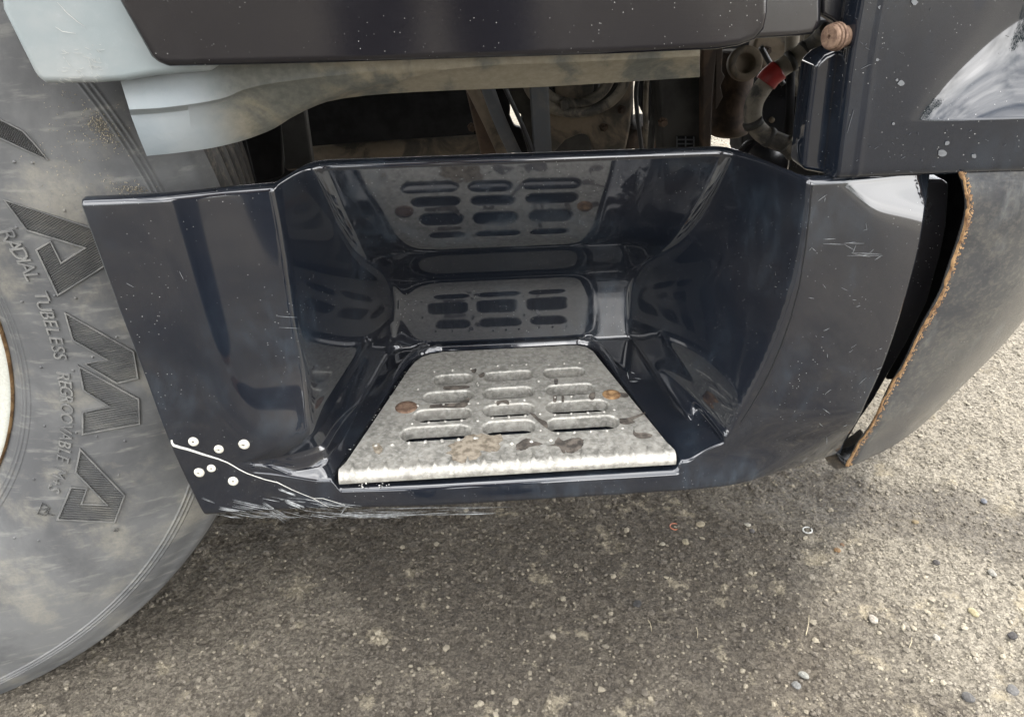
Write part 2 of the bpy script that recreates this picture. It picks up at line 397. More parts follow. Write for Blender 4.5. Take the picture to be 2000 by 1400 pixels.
# plate outline on the step, world XY
pf = lambda x, y: atz(600+x/2.5, 560+y/2.5, .352)[:2]
PL = [pf(*q) for q in [(152, 905), (500, 398)]]
plate_back_l = [pf(*q) for q in [(528, 366), (562, 342), (604, 328), (660, 318)]]
plate_back_r = [pf(*q) for q in [(1270, 287), (1320, 286), (1362, 294), (1396, 316), (1432, 362)]]
PR = [pf(*q) for q in [(1796, 800)]]
pyf = .004
plate_out = [np.array([PL[0][0], pyf])]+[PL[1]]+plate_back_l+plate_back_r+[np.array([PR[0][0], pyf])]
plate_out = [np.array(p) for p in plate_out]
def inpoly_dist(x, y, poly, grow):
    """signed distance-like measure (positive inside) for the convex plate outline."""
    d = np.full(np.shape(x), 1e9); n = len(poly)
    for i in range(n):
        a = poly[i]; b = poly[(i+1) % n]
        if i == n-1: continue
        e = b-a; L = np.hypot(*e); nx, ny = e[1]/L, -e[0]/L
        d = np.minimum(d, (x-a[0])*nx+(y-a[1])*ny)
    return d+grow
def fz(x, y):
    d = inpoly_dist(x, y, plate_out, .0035)
    back = sstep(.12, .22, y)
    rise = np.minimum(.60*np.maximum(0, y-.006), .020)*sstep(-.128, -.158, x)+.020*(np.minimum(1, np.maximum(0, -.152-x)/.085))**1.3
    rise = rise+.024*np.minimum(1, np.maximum(0, x+.15*y-.219)/.037)**1.4*(1-sstep(.02, .10, y))
    rise = .0215*(1-np.exp(-rise/.013))
    up = ZB+.005*sstep(.01, .16, y)+rise+.0065*back*np.exp(-((d+.0085)/.0038)**2)
    return up+(ZLOW-up)*sstep(-.0045, .0010, d)
_rp = []
for px_, py_ in [(1815, 347), (1795, 480), (1750, 640), (1715, 735), (1685, 800), (1655, 853), (1622, 901)]:
    yy_ = .01
    for _ in range(12): q_ = at(px_, py_, yy_); yy_ = .5*yy_+.5*float(O(q_[0], q_[2]))
    _rp.append((q_[2], q_[0]))
_xr = nspline(*zip(*sorted(_rp)))
zbx = nspline([-.30, -.26, -.17, -.05, .04, .14, .25, .33, .40], [.306, .3005, .2985, .299, .300, .301, .301, .303, .312])
ns = 380; ss = np.linspace(0, 1, ns)
cols = []
for s in ss:
    def xs_(z): return _xl(z)*(1-s)+_xr(z)*s
    z_a = ZB+.024; zend = z_a-.0145*float(sstep(.045, .15, Wl(xs_(z_a), z_a)))
    z1 = np.linspace(ZT, zend, 110); x1 = xs_(z1); y1 = Wl(x1, z1)
    y1e = float(y1[-1]); xe = float(xs_(ZB)); of = float(O(xe, ZB)); depth = max(0.0, y1e-of)
    # lip rolled over the top
    top = []
    yt = y1[0]; xt = x1[0]
    for a in np.linspace(1.35, 0, 6): top.append((xt, yt+.0052*(1-cos(a)), ZT+.0052*sin(a)))
    lipw = .015+.0*s
    pre = [(xt, yt+lipw, ZT-.006), (xt, yt+lipw, ZT+.0045), (xt, yt+.010, ZT+.0054)]+top
    col = pre+[(x1[i], y1[i], z1[i]) for i in range(1, len(z1))]
    ztop_end = zend
    yw = y1e; zfw = float(fz(xe, max(of, yw-.012))); n_head = len(col)
    r = min(.014-.0095*float(sstep(.05, .18, yw)), depth*.4)
    for a in np.linspace(0, pi/2, 11)[1:]:
        col.append((xe, yw-r*(1-cos(a)), ztop_end+(zfw-ztop_end)*sin(a)))
    ys = np.linspace(yw-r, of+.0025, 90); zz = fz(np.full_like(ys, xe), ys)
    col += [(xe, float(ys[i]), float(zz[i])) for i in range(len(ys))]
    zlast = col[-1][2]; yl = col[-1][1]
    col.append((xe, of+.0008, zlast-.0008)); zb = float(zbx(xs_(.30)))
    z3 = np.linspace(zlast-.003, zb, 22); x3 = xs_(z3); y3 = O(x3, z3)
    col += [(x3[i], y3[i], z3[i]) for i in range(len(z3))]
    wgt = float(sstep(.0015, .010, depth))
    if wgt < 1:
        n_t = len(col)-n_head; zo = np.concatenate([np.linspace(ztop_end, zlast-.0008, n_t-22+1)[1:], z3]); xo = xs_(zo); yo = O(xo, zo)+(y1e-float(O(x1[-1], z1[-1])))*np.exp(-(ztop_end-zo)/.004)
        for k in range(n_t):
            c0 = col[n_head+k]; col[n_head+k] = (c0[0]*wgt+xo[k]*(1-wgt), c0[1]*wgt+yo[k]*(1-wgt), c0[2]*wgt+zo[k]*(1-wgt))
    x3 = [xs_(zb)]
    y3 = [float(O(x3[0], zb))]
    col += [(x3[-1], y3[-1]+.006, zb-.001), (x3[-1], y3[-1]+.02, zb+.0)]
    cols.append(col)
vs, fs = grid(np.array(cols), flip=False)
bm = bmesh.new(); bv = [bm.verts.new(v) for v in vs]
for f in fs: bm.faces.new([bv[i] for i in f])
bmesh.ops.remove_doubles(bm, verts=bm.verts, dist=2e-5); bmesh.ops.dissolve_degenerate(bm, edges=bm.edges, dist=1e-6)
bm.normal_update()
av = sum((f.normal.y*f.calc_area() for f in bm.faces))
if av > 0: bmesh.ops.reverse_faces(bm, faces=bm.faces)
me = bpy.data.meshes.new('step_panel'); bm.to_mesh(me); bm.free()
panel = link('step_panel', me, m_paint, truck); panel['label'] = 'glossy black moulded step panel with scuffed lower left corner'
sol = panel.modifiers.new('t', 'SOLIDIFY'); sol.thickness = .003; sol.offset = -1

def onpanel(px, py, lift=.0004):
    d = ray(px, py); t = (0-CAM[1])/d[1]
    for _ in range(30):
        q = CAM+d*t; Yq = float(Wl(q[0], q[2])) if q[2] > ZB+.024 else float(O(q[0], q[2]))
        t += .7*((Yq-CAM[1])/d[1]-t)
    q = CAM+d*t; return q-d/np.linalg.norm(d)*lift
def ribbon(name, polylines, surf, mat, parent, kind=None, label=None):
    """thin flat strips laid on a surface; polylines = [([(px,py)...], [half width px...])]"""
    vs = []; fs = []
    for pts, wd in polylines:
        k = len(pts); b0 = len(vs)
        for i, p in enumerate(pts):
            a = pts[max(0, i-1)]; b = pts[min(k-1, i+1)]; dx, dy = b[0]-a[0], b[1]-a[1]; L = math.hypot(dx, dy) or 1
            hw = wd[i]; nx, ny = -dy/L*hw, dx/L*hw
            vs += [surf(p[0]+nx, p[1]+ny, .0006), surf(p[0], p[1], .0009), surf(p[0]-nx, p[1]-ny, .0006)]
        for i in range(k-1):
            for j in (0, 1): fs.append((b0+3*i+j, b0+3*i+j+1, b0+3*i+4+j, b0+3*i+3+j))
    o = mesh(name, vs, fs, mat, parent)
    if kind: o['kind'] = kind
    if label: o['label'] = label
    return o
Z7 = lambda x, y: (330+x/5, 820+y/5)
ck = [(25, 195), (30, 225), (45, 247), (110, 268), (180, 285), (330, 335), (480, 380), (570, 415), (640, 455), (690, 485), (760, 520), (830, 545), (940, 582), (1060, 610), (1200, 680), (1300, 722), (1410, 765), (1480, 805), (1560, 850)]
ckw = [1.8, 2.2, 2.6, 2.4, 2.3, 2.0, 1.4, 1.2, 1.0, 1.1, .9, .9, .8, .9, .6, .5, .5, .4, .3]
ribbon('crack', [([Z7(*p) for p in ck], ckw), ([Z7(*p) for p in [(1410, 765), (1500, 765), (1620, 800), (1720, 830)]], [.4, .5, .4, .3])], onpanel, m_crack, panel)
sc = []
def scr(x0, y0, x1, y1, wd, jit=1.0):
    n = 6; pts = []; ph = random.random()*6
    for i in range(n):
        t = i/(n-1); pts.append((x0+(x1-x0)*t, y0+(y1-y0)*t+math.sin(ph+t*3)*jit*.4))
    sc.append((pts, [wd*(.15+math.sin(pi*(i+.3)/(n-.4))) for i in range(n)]))
for _ in range(105):
    u = random.random()**.8; x = 415+u*330; base = 1010-(random.random()**1.5)*48*max(.25, 1-abs(u-.42)*1.5)
    ln = random.uniform(8, 70); sl_ = random.uniform(.10, .34)*(1-u*.7)
    y1 = base+ln*sl_
    if y1 > 1012: base -= y1-1012; y1 = 1012
    scr(x, base, x+ln, y1, random.uniform(.15, .5))
for _ in range(45):
    x = random.uniform(640, 900); y = 1010-(x-640)*.018-random.random()**2*16; ln = random.uniform(30, 110)
    scr(x, y, x+ln, y-ln*.035, random.uniform(.15, .4), .3)
for (a, b, c, d, k, n) in ((545, 953, 572, 964, 1.0, 4), (558, 975, 596, 990, 1.0, 5), (428, 989, 490, 1001, .7, 4), (455, 975, 520, 990, .35, 4), (395, 971, 418, 981, .4, 2), (515, 980, 560, 1010, .5, 8), (666, 1000, 678, 985, .6, 4)):
    for i in range(n): scr(a+random.uniform(-3, 3), b+i*1.6, c+random.uniform(-4, 6), d+i*1.6, k*random.uniform(.4, 1))
for a in [(1608, 467, 1632, 467), (1608, 477, 1648, 477), (1648, 477, 1672, 472), (1648, 477, 1670, 490), (1672, 478, 1665, 495), (1663, 494, 1722, 497), (1665, 495, 1700, 502), (1650, 474, 1688, 476), (1580, 490, 1586, 484), (1586, 484, 1594, 491), (1708, 508, 1722, 500), (1598, 393, 1616, 380), (1610, 395, 1612, 386), (1655, 500, 1725, 499), (540, 617, 580, 620), (545, 640, 585, 641), (350, 530, 358, 545), (246, 553, 262, 562), (1225, 726, 1228, 740), (1232, 727, 1240, 730), (1240, 738, 1252, 741), (1230, 745, 1246, 744)]:
    scr(*a, .30, 1.2)
for _ in range(26):
    x = random.uniform(1590, 1720); y = random.uniform(430, 860); scr(x, y, x+random.uniform(-14, 14), y+random.uniform(-10, 16), .22)
ribbon('scratch', sc, onpanel, m_scuff, panel, kind='stuff')
ribbon('seam', [([(1587, 364), (1581, 420), (1573, 490), (1562, 560), (1546, 620), (1528, 672), (1509, 717), (1489, 757), (1467, 795), (1447, 826)], [1.2, 1.1, 1.1, 1.1, 1.1, 1.1, 1.1, 1.0, .8, .5])], onpanel, m_seam, panel)

# rivets
def surf_normal(px, py):
    a = Vector(onpanel(px, py, 0)); b = Vector(onpanel(px+6, py, 0)); c = Vector(onpanel(px, py+6, 0))
    n = (b-a).cross(c-a).normalized(); return a, (n if n.y < 0 else -n)
prof = [(.0009, -.001), (.0009, .0016), (.0016, .0022), (.0030, .0021), (.0042, .0015), (.0048, .0006), (.0048, -.001)]
vs, fs = lathe(prof, 24, (0, 0, 0), (0, 0, 1)); rm = bpy.data.meshes.new('rivet'); rm.from_pydata([tuple(v) for v in vs], [], fs)
vs, fs = lathe([(.0, .0010), (.0010, .0010)], 10, (0, 0, 0), (0, 0, 1)); rh = bpy.data.meshes.new('rivet_core'); rh.from_pydata([tuple(v) for v in vs], [], fs)
rm.materials.append(m_rivet); rh.materials.append(m_rivet_hole); rm.materials.append(m_rivet_hole)
bm = bmesh.new(); bm.from_mesh(rm)
nf = bm.faces.new([bm.verts.new((.00125*cos(2*pi*i/10), .00125*sin(2*pi*i/10), .0011)) for i in range(10)]); nf.material_index = 1
bm.to_mesh(rm); bm.free()
for x, y, rr in ((378, 862, 1.0), (427.6, 877, .95), (476.6, 867.6, 1.1), (389, 922.5, 1.05), (413, 914, .86), (455.6, 939, 1.02)):
    p, n = surf_normal(x, y); o = link('rivet', rm, None, panel); o.matrix_local = Matrix.Translation(p) @ (n+Vector((random.uniform(-.2, .2), 0, random.uniform(-.2, .2)))).to_track_quat('Z', 'Y').to_matrix().to_4x4() @ Matrix.Scale(rr, 4)

# ---- step plate
ZP = .352
def slot(xa, xb, yc, hh):
    """stadium outline in world XY from zoomed picture coords"""
    a = np.array(pf(xa, yc+ (xb-xa)*.03)); b = np.array(pf(xb, yc-(xb-xa)*.03))
    r = hh; dx = b-a; L = np.hypot(*dx); e = dx/L; a2 = a+e*r; b2 = b-e*r; n = np.array([-e[1], e[0]]); out = []
    for i in range(9):
        t = -pi/2+pi*i/8; out.append(b2+e*cos(t)*r+n*sin(t)*r)
    for i in range(9):
        t = pi/2+pi*i/8; out.append(a2+e*cos(t)*r+n*sin(t)*r)
    return out
rows = [(615, 815, 450), (862, 1103, 434), (1152, 1357, 418), (568, 810, 535), (860, 1108, 516), (1165, 1408, 500),
        (520, 803, 623), (860, 1112, 600), (1168, 1470, 583), (455, 802, 712), (855, 1117, 684), (1167, 1523, 666)]
slots = [slot(a, b, c, .0106+.0006*(i//3)) for i, (a, b, c) in enumerate(rows)]
def ring_insert(poly, w_):
    P = [np.array(p) for p in poly]; n = len(P); c = sum(P)/n; out = []
    for i in range(n):
        e = P[(i+1) % n]-P[i-1]; L = np.hypot(*e); out.append(P[i]+np.array([e[1], -e[0]])/L*w_)
    return out
dens = []
for i in range(len(plate_out)-1):
    a, b = plate_out[i], plate_out[i+1]; L = np.hypot(*(b-a)); k = max(1, int(L/.02))
    for j in range(k): dens.append(a+(b-a)*j/k)
dens.append(plate_out[-1])
nfr = 28
front_pts = [plate_out[-1]+(plate_out[0]-plate_out[-1])*j/nfr for j in range(1, nfr)]
outer = dens+front_pts
roll_y = .012
loops = [[Vector((p[0], max(p[1], roll_y) if i >= len(dens)-1 or i == 0 else p[1], ZP)) for i, p in enumerate(outer)]]
holes_o = []
for sl_p in slots:
    o_ = ring_insert(sl_p, .0014); loops.append([Vector((p[0], p[1], ZP)) for p in o_]); holes_o.append(o_)
tris = tessellate_polygon(loops); allv = [v for l in loops for v in l]
vs = [tuple(v) for v in allv]; fs = [tuple(t) for t in tris]
off = len(loops[0])
# outer skirt (sides) down 3 mm
n0 = len(loops[0]); base = len(vs)
vs += [(v[0], v[1], ZP-.003) for v in loops[0]]
for i in range(n0):
    fs.append((i, (i+1) % n0, base+(i+1) % n0, base+i))
# slot flanges pressed down
for li, (o_, s_) in enumerate(zip(holes_o, slots)):
    k = len(s_); rings = [[(p[0], p[1], ZP) for p in o_], [(p[0], p[1], ZP-.0006) for p in ring_insert(s_, .0006)], [(p[0], p[1], ZP-.0018) for p in s_], [(p[0], p[1], ZP-.0145) for p in ring_insert(s_, -.0006)], [(p[0], p[1], ZP-.0145) for p in ring_insert(s_, .0012)]]
    b0 = len(vs)
    for r_ in rings: vs += r_
    for a in range(len(rings)-1):
        for i in range(k): fs.append((b0+a*k+i, b0+a*k+(i+1) % k, b0+(a+1)*k+(i+1) % k, b0+(a+1)*k+i))
# front roll
fx = np.linspace(plate_out[0][0], plate_out[-1][0], 120); b0 = len(vs); R2 = .009; angs = np.linspace(0, pi*.52, 9)
def fy(x): return .001+.004*0*x
for x in fx:
    for a in angs: vs.append((x, roll_y-R2*sin(a)-.001, ZP-R2*(1-cos(a))))
    vs.append((x, roll_y-R2-.0008, ZP-.0115)); vs.append((x, roll_y-R2+.0012, ZP-.0115))
k = len(angs)+2
for i in range(len(fx)-1):
    for j in range(k-1): fs.append((b0+i*k+j, b0+(i+1)*k+j, b0+(i+1)*k+j+1, b0+i*k+j+1))
# flat joint strip between sheet and roll
b1 = len(vs)
for x in fx: vs += [(x, roll_y+.0002, ZP), (x, roll_y-.001, ZP)]
for i in range(len(fx)-1): fs.append((b1+2*i, b1+2*i+2, b1+2*i+3, b1+2*i+1))
bm = bmesh.new(); bv = [bm.verts.new(v) for v in vs]
for f in fs:
    try: bm.faces.new([bv[i] for i in f])
    except ValueError: pass
bmesh.ops.remove_doubles(bm, verts=bm.verts, dist=1e-5); bmesh.ops.recalc_face_normals(bm, faces=bm.faces)
me = bpy.data.meshes.new('step_plate'); bm.to_mesh(me); bm.free()
plate = link('step_plate', me, m_alu, truck)
plate['label'] = 'perforated metal step plate with twelve slots and a toothed front edge'
for p_ in me.polygons: p_.use_smooth = False
# teeth on the front roll, dimples between the slots
def cone(vs, fs, c, r, h, n=9, sy=1.0, flat=0.35):
    b0 = len(vs)
    for q, z in ((1.0, -.0008), (.62, h*.55), (flat*.6, h)):
        for i in range(n): vs.append((c[0]+cos(2*pi*i/n)*r*q, c[1]+sin(2*pi*i/n)*r*q*sy, c[2]+z))
    for a in (0, 1):
        for i in range(n): fs.append((b0+a*n+i, b0+a*n+(i+1) % n, b0+(a+1)*n+(i+1) % n, b0+(a+1)*n+i))
    fs.append(tuple(b0+2*n+i for i in range(n)))
vs = []; fs = []
for i in range(20):
    x0, y0 = 222+(1748-222)*i/19, 888-(888-795)*i/19
    a = atz(600+(x0)/2.5, 560+(y0-0)/2.5, ZP); bx = a[0]; by = roll_y+.006
    # wedge tooth rising out of the roll, apex to the back
    b0 = len(vs); hw = .0052
    vs += [(bx-hw, by-.013, ZP-.0030), (bx+hw, by-.013, ZP-.0030), (bx, by+.0045, ZP-.0002), (bx, by-.0110, ZP+.0034), (bx, by-.001, ZP+.0022)]
    fs += [(b0, b0+1, b0+3), (b0, b0+3, b0+4), (b0, b0+4, b0+2), (b0+1, b0+2, b0+4), (b0+1, b0+4, b0+3)]
teeth = mesh('teeth', vs, fs, m_alu, plate, smooth=True); teeth['kind'] = 'stuff'
vs = []; fs = []
def rowdots(x0, y0, x1, y1, n, r=.0024, h=.0014):
    for i in range(n):
        t = i/max(1, n-1); a = atz(600+(x0+(x1-x0)*t)/2.5, 560+(y0+(y1-y0)*t)/2.5, ZP); cone(vs, fs, a, r, h)
rowdots(540, 580, 790, 570, 3); rowdots(512, 668, 755, 652, 4); rowdots(335, 775, 820, 740, 7, .003, .0020); rowdots(920, 560, 1060, 552, 3)
rowdots(905, 640, 1065, 630, 3); rowdots(1210, 540, 1370, 530, 3); rowdots(1210, 625, 1450, 610, 4); rowdots(1225, 715, 1465, 702, 4)
rowdots(620, 415, 800, 400, 3, .002, .0016); rowdots(930, 385, 1070, 380, 3, .002, .0016); rowdots(1180, 380, 1330, 370, 3, .002, .0016)
rowdots(835, 480, 830, 740, 4); rowdots(1130, 460, 1140, 700, 4); rowdots(540, 500, 830, 470, 2); rowdots(1000, 765, 1190, 748, 3, .003, .0020); rowdots(1500, 600, 1540, 690, 2)
dm = mesh('dimples', vs, fs, m_alu, plate); dm['kind'] = 'stuff'
# screws
for x, y, r_ in ((484, 588, .0125), (1486, 526, .0105)):
    c = atz(600+x/2.5, 560+y/2.5, ZP)
    vs, fs = lathe([(0, .0012), (r_*.35, .0010), (r_*.45, .0016), (r_*.8, .0013), (r_, .0002), (r_*1.02, -.001)], 26, c, (0, 0, 1))
    o = mesh('screw', vs, fs, m_rust if x > 1000 else m_boltrust, plate)
# wet dirt spills with outlines of their own
M = Mt('wet_dirt'); M.col(M.mix(M.ramp(M.noise(120), .35, .7), (.05, .045, .04), (.15, .13, .11))); M.rough(.25); m_wet = M.m
M = Mt('dried_mud'); M.col(M.mix(M.ramp(M.noise(160), .35, .65), (.11, .09, .065), (.25, .215, .165))); M.rough(.8); m_mud = M.m
def spill(pts, mat, seed, amp=.12):
    rnd = random.Random(seed); c = catmull([(p[0], p[1], 0) for p in pts]+[(*pts[0], 0)], 5)[:-1]; cx = sum(p[0] for p in c)/len(c); cy = sum(p[1] for p in c)/len(c)
    P = []
    for p in c:
        q = 1+rnd.uniform(-amp, amp)*.5; a = atz(600+(cx+(p[0]-cx)*q)/2.5, 560+(cy+(p[1]-cy)*q)/2.5, ZP+.0004); P.append(Vector(a))
    t = tessellate_polygon([P]); o = mesh('dirt_spill', [tuple(v) for v in P], [tuple(x) for x in t], mat, plate, smooth=False); return o
spill([(1595, 690), (1605, 710), (1650, 712), (1685, 722), (1670, 737), (1620, 738), (1592, 720)], m_wet, 1, .02)
spill([(1525, 642), (1570, 638), (1620, 622), (1650, 612), (1640, 625), (1590, 650), (1602, 660), (1560, 672), (1528, 665)], m_wet, 2, .02)
spill([(1165, 775), (1200, 768), (1225, 735), (1250, 750), (1300, 738), (1345, 742), (1340, 780), (1300, 808), (1250, 810), (1225, 780)], m_wet, 3)
spill([(690, 765), (760, 740), (850, 715), (930, 725), (945, 770), (905, 806), (850, 800), (840, 830), (740, 855), (690, 820)], m_mud, 4, .3)
spill([(1020, 770), (1070, 740), (1100, 750), (1150, 768), (1090, 780), (1060, 797), (1025, 795)], m_wet, 5)
spill([(1085, 615), (1110, 620), (1130, 640), (1170, 660), (1172, 690), (1155, 680), (1120, 650)], m_wet, 6, .02)
spill([(600, 575), (660, 570), (740, 565), (790, 540), (780, 580), (745, 592), (650, 590), (600, 592)], m_wet, 7, .05)
spill([(1205, 450), (1223, 450), (1222, 475), (1208, 475)], m_wet, 8, .02); spill([(1200, 532), (1218, 532), (1216, 560), (1202, 560)], m_wet, 9, .02); spill([(1242, 532), (1254, 532), (1254, 560), (1243, 560)], m_wet, 10, .02)
spill([(315, 770), (350, 765), (370, 800), (340, 815)], m_mud, 11, .3); spill([(665, 485), (780, 482), (785, 495), (720, 503), (668, 502)], m_wet, 12, .05)
spill([(1380, 520), (1405, 515), (1404, 545), (1388, 552), (1376, 540)], m_wet, 13, .02); spill([(835, 430), (862, 418), (866, 436), (846, 444)], m_wet, 14, .05); spill([(800, 405), (826, 400), (820, 420), (806, 418)], m_wet, 15, .1)
spill([(920, 560), (975, 552), (985, 575), (950, 566), (930, 580)], m_wet, 16, .05); spill([(1525, 515), (1560, 520), (1568, 538), (1530, 538)], m_wet, 17, .1)
# paint chips along the plate's border
vs = []; fs = []
def chip(p, r):
    b0 = len(vs); n = 5; ph = random.random()*6
    for i in range(n): vs.append((p[0]+cos(ph+2*pi*i/n)*r*random.uniform(.4, 1.2), p[1]+sin(ph+2*pi*i/n)*r*random.uniform(.4, 1.2), p[2]+random.uniform(0, .0004)))
    fs.append(tuple(range(b0, b0+n)))
for _ in range(40):
    t = random.random(); a = atz(600+(135+(505-135)*t-random.random()*14)/2.5, 560+(900-(900-400)*t)/2.5, ZB+.0008); chip(a, .0012*random.random()+.0003)
for _ in range(16):
    q = onpanel(random.uniform(652, 760), random.uniform(944, 952), .001); chip(q, .0011*random.random()+.0003)
o = mesh('paint_chips', vs, fs, m_crack, panel, smooth=False); o['kind'] = 'stuff'

# ---- wheel
SH = 0.17654; XC = -0.7428; TY = .05
wt = np.array([cos(SH), sin(SH), 0]); wn = np.array([-sin(SH), cos(SH), 0]); wc = np.array([XC, TY, .5])
pr_r = [.296, .300, .305, .311, .320, .335, .36, .40, .44, .465, .4844, .500, .513, .5235, .530]
pr_n = [-.012, -.020, -.026, -.031, -.036, -.041, -.0465, -.050, -.0475, -.0435, -.039, -.032, -.0235, -.014, .004]
pn = nspline(pr_r, pr_n)
def tyre_n(r):
    v = pn(r)
    for rc, wd, hh in ((.4800, .0011, .0016), (.4842, .0011, .0018), (.4884, .0011, .0016), (.3120, .0010, .0012), (.3165, .0008, .0009), (.3085, .0008, .0009)):
        v = v-hh*np.exp(-((np.asarray(r)-rc)/wd)**2)
    return v
rs = np.unique(np.concatenate([np.linspace(.296, .305, 5), np.linspace(.305, .320, 32), np.linspace(.32, .474, 30), np.linspace(.474, .494, 48), np.linspace(.494, .530, 14)]))
side = [(r, float(tyre_n(r))) for r in rs]
def wheel_pts(prof, seg):
    P = np.zeros((seg+1, len(prof), 3))
    for j in range(seg+1):
        a = 2*pi*j/seg; d = wt*cos(a)+np.array([0, 0, sin(a)])
        for i, (r, h) in enumerate(prof): P[j, i] = wc+d*r+wn*h
    P[..., 2] = np.maximum(P[..., 2], .0015)
    return P
tyre_mesh_v, tyre_mesh_f = grid(wheel_pts(side, 720))
tyre = mesh('tyre', tyre_mesh_v, tyre_mesh_f, m_tyre, truck); tyre['label'] = 'dusty front tyre with large ribbed raised letters'
tr = [(.530, .004), (.5335, .010), (.5345, .03)]
for g in (.055, .105, .155, .205):
    tr += [(.535, g-.006), (.523, g-.005), (.523, g+.005), (.535, g+.006)]
tr += [(.5345, .235), (.5335, .255), (.529, .262), (.50, .29), (.45, .305), (.40, .308), (.33, .295), (.30, .275)]
v_, f_ = grid(wheel_pts(tr, 360)); mesh('tread', v_, f_, m_tread, tyre)
rim = [(.0, .045), (.06, .045), (.10, .05), (.13, .07), (.22, .085), (.255, .075), (.268, .03), (.272, .0), (.279, -.012), (.288, -.018), (.2925, -.0215), (.2955, -.022), (.2965, -.0214)]
v_, f_ = grid(wheel_pts(rim, 180)); rimo = mesh('wheel_rim', v_, f_, m_rim, truck)
fl = [(.2964, -.0216), (.2985, -.019), (.2995, -.012), (.297, -.004)]
v_, f_ = grid(wheel_pts(fl, 240)); mesh('rim_flange', v_, f_, m_rimrust, rimo)
for k in range(10):
    a = 2*pi*k/10; c = wc+(wt*cos(a)+np.array([0, 0, sin(a)]))*.1675+wn*.07
    vs, fs = lathe([(0, -.03), (.012, -.03), (.016, -.026), (.016, .0)], 6, c, wn); mesh('wheel_nut', vs, fs, m_grey_metal, rimo, smooth=False)
def ontyre(px, py, lift=0.0):
    d = ray(px, py); n = -.048
    for _ in range(12):
        t = ((wc+wn*n-CAM)@wn)/(d@wn); q = CAM+d*t; r = math.sqrt(((q-wc)@wt)**2+(q[2]-.5)**2); n = float(pn(r))-lift
    return q
def pip(poly, y):  # scanline crossings
    xs = []; n = len(poly)
    for i in range(n):
        (x0, y0), (x1, y1) = poly[i], poly[(i+1) % n]
        if (y0 > y) != (y1 > y): xs.append(x0+(y-y0)*(x1-x0)/(y1-y0))
    return sorted(xs)
def inset(poly, d):
    n = len(poly); A = sum(poly[i][0]*poly[(i+1) % n][1]-poly[(i+1) % n][0]*poly[i][1] for i in range(n)); sg = 1 if A > 0 else -1; out = []
    for i in range(n):
        p0, p1, p2 = map(np.array, (poly[i-1], poly[i], poly[(i+1) % n])); e1 = (p1-p0)/np.linalg.norm(p1-p0); e2 = (p2-p1)/np.linalg.norm(p2-p1)
        n1 = np.array([-e1[1], e1[0]])*sg; n2 = np.array([-e2[1], e2[0]])*sg; b = n1+n2; L = b@n1
        out.append(tuple(p1+b/max(.35, L)*d))
    return out
def big_letter(poly, ang, gap=4.4):
    vs = []; fs = []
    # raised frame: outer foot, outer top, inner top, inner foot
    n = len(poly); pts = []
    def dens_(P, m=5):
        o = []
        for i in range(len(P)):
            a, b = P[i], P[(i+1) % len(P)]
            for j in range(m): o.append((a[0]+(b[0]-a[0])*j/m, a[1]+(b[1]-a[1])*j/m))
        return o
    loops = [(inset(poly, -.8), -.0005), (inset(poly, .3), .0022), (inset(poly, 2.9), .0022), (inset(poly, 3.8), -.0003)]
    rr = []
    for P, lf in loops:
        b0 = len(vs); P2 = dens_(P); vs += [ontyre(x, y, lf) for x, y in P2]; rr.append((b0, len(P2)))
    for a in range(3):
        k = rr[a][1]
        for i in range(k): fs.append((rr[a][0]+i, rr[a][0]+(i+1) % k, rr[a+1][0]+(i+1) % k, rr[a+1][0]+i))
    ins = inset(poly, 4.2); ca, sa = cos(ang), sin(ang)
    rot = [(x*ca+y*sa, -x*sa+y*ca) for x, y in ins]; ymn = min(p[1] for p in rot); ymx = max(p[1] for p in rot)
    y = ymn+gap*.5
    while y < ymx:
        xs = pip(rot, y)
        for i in range(0, len(xs)-1, 2):
            a, b = xs[i], xs[i+1]
            if b-a < 2: continue
            k = max(1, int((b-a)/18)); b0 = len(vs)
            for j in range(k+1):
                x = a+(b-a)*j/k
                for dy, lf in ((-gap*.27, -.0002), (0, .0020), (gap*.27, -.0002)):
                    yy = y+dy; vs.append(ontyre(x*ca-yy*sa, x*sa+yy*ca, lf))
            for j in range(k):
                for q in (0, 1): fs.append((b0+3*j+q, b0+3*j+q+1, b0+3*j+4+q, b0+3*j+3+q))
        y += gap
    return mesh('raised_letter', vs, fs, m_letter, tyre, smooth=False)
big_letter([(-60, 205), (0, 232), (45, 255), (69, 281), (95, 314), (0, 272), (-60, 240)], radians(-62), 4.2)
big_letter([(7, 390), (157, 437), (205, 453), (225, 505), (195, 527), (112, 579), (69, 488), (99, 470), (120, 512), (163, 485), (51, 451)], radians(-33))
big_letter([(125, 609), (262, 686), (271, 740), (228, 750), (162, 710), (207, 702), (141, 666)], radians(-14))
big_letter([(152, 713), (272, 779), (274, 829), (160, 850), (160, 804), (210, 793), (162, 764)], radians(-10))
big_letter([(156, 875), (245, 967), (225, 1021), (110, 1016), (138, 950), (172, 953), (161, 983), (207, 985), (146, 923)], radians(3))
glyph_cache = {}
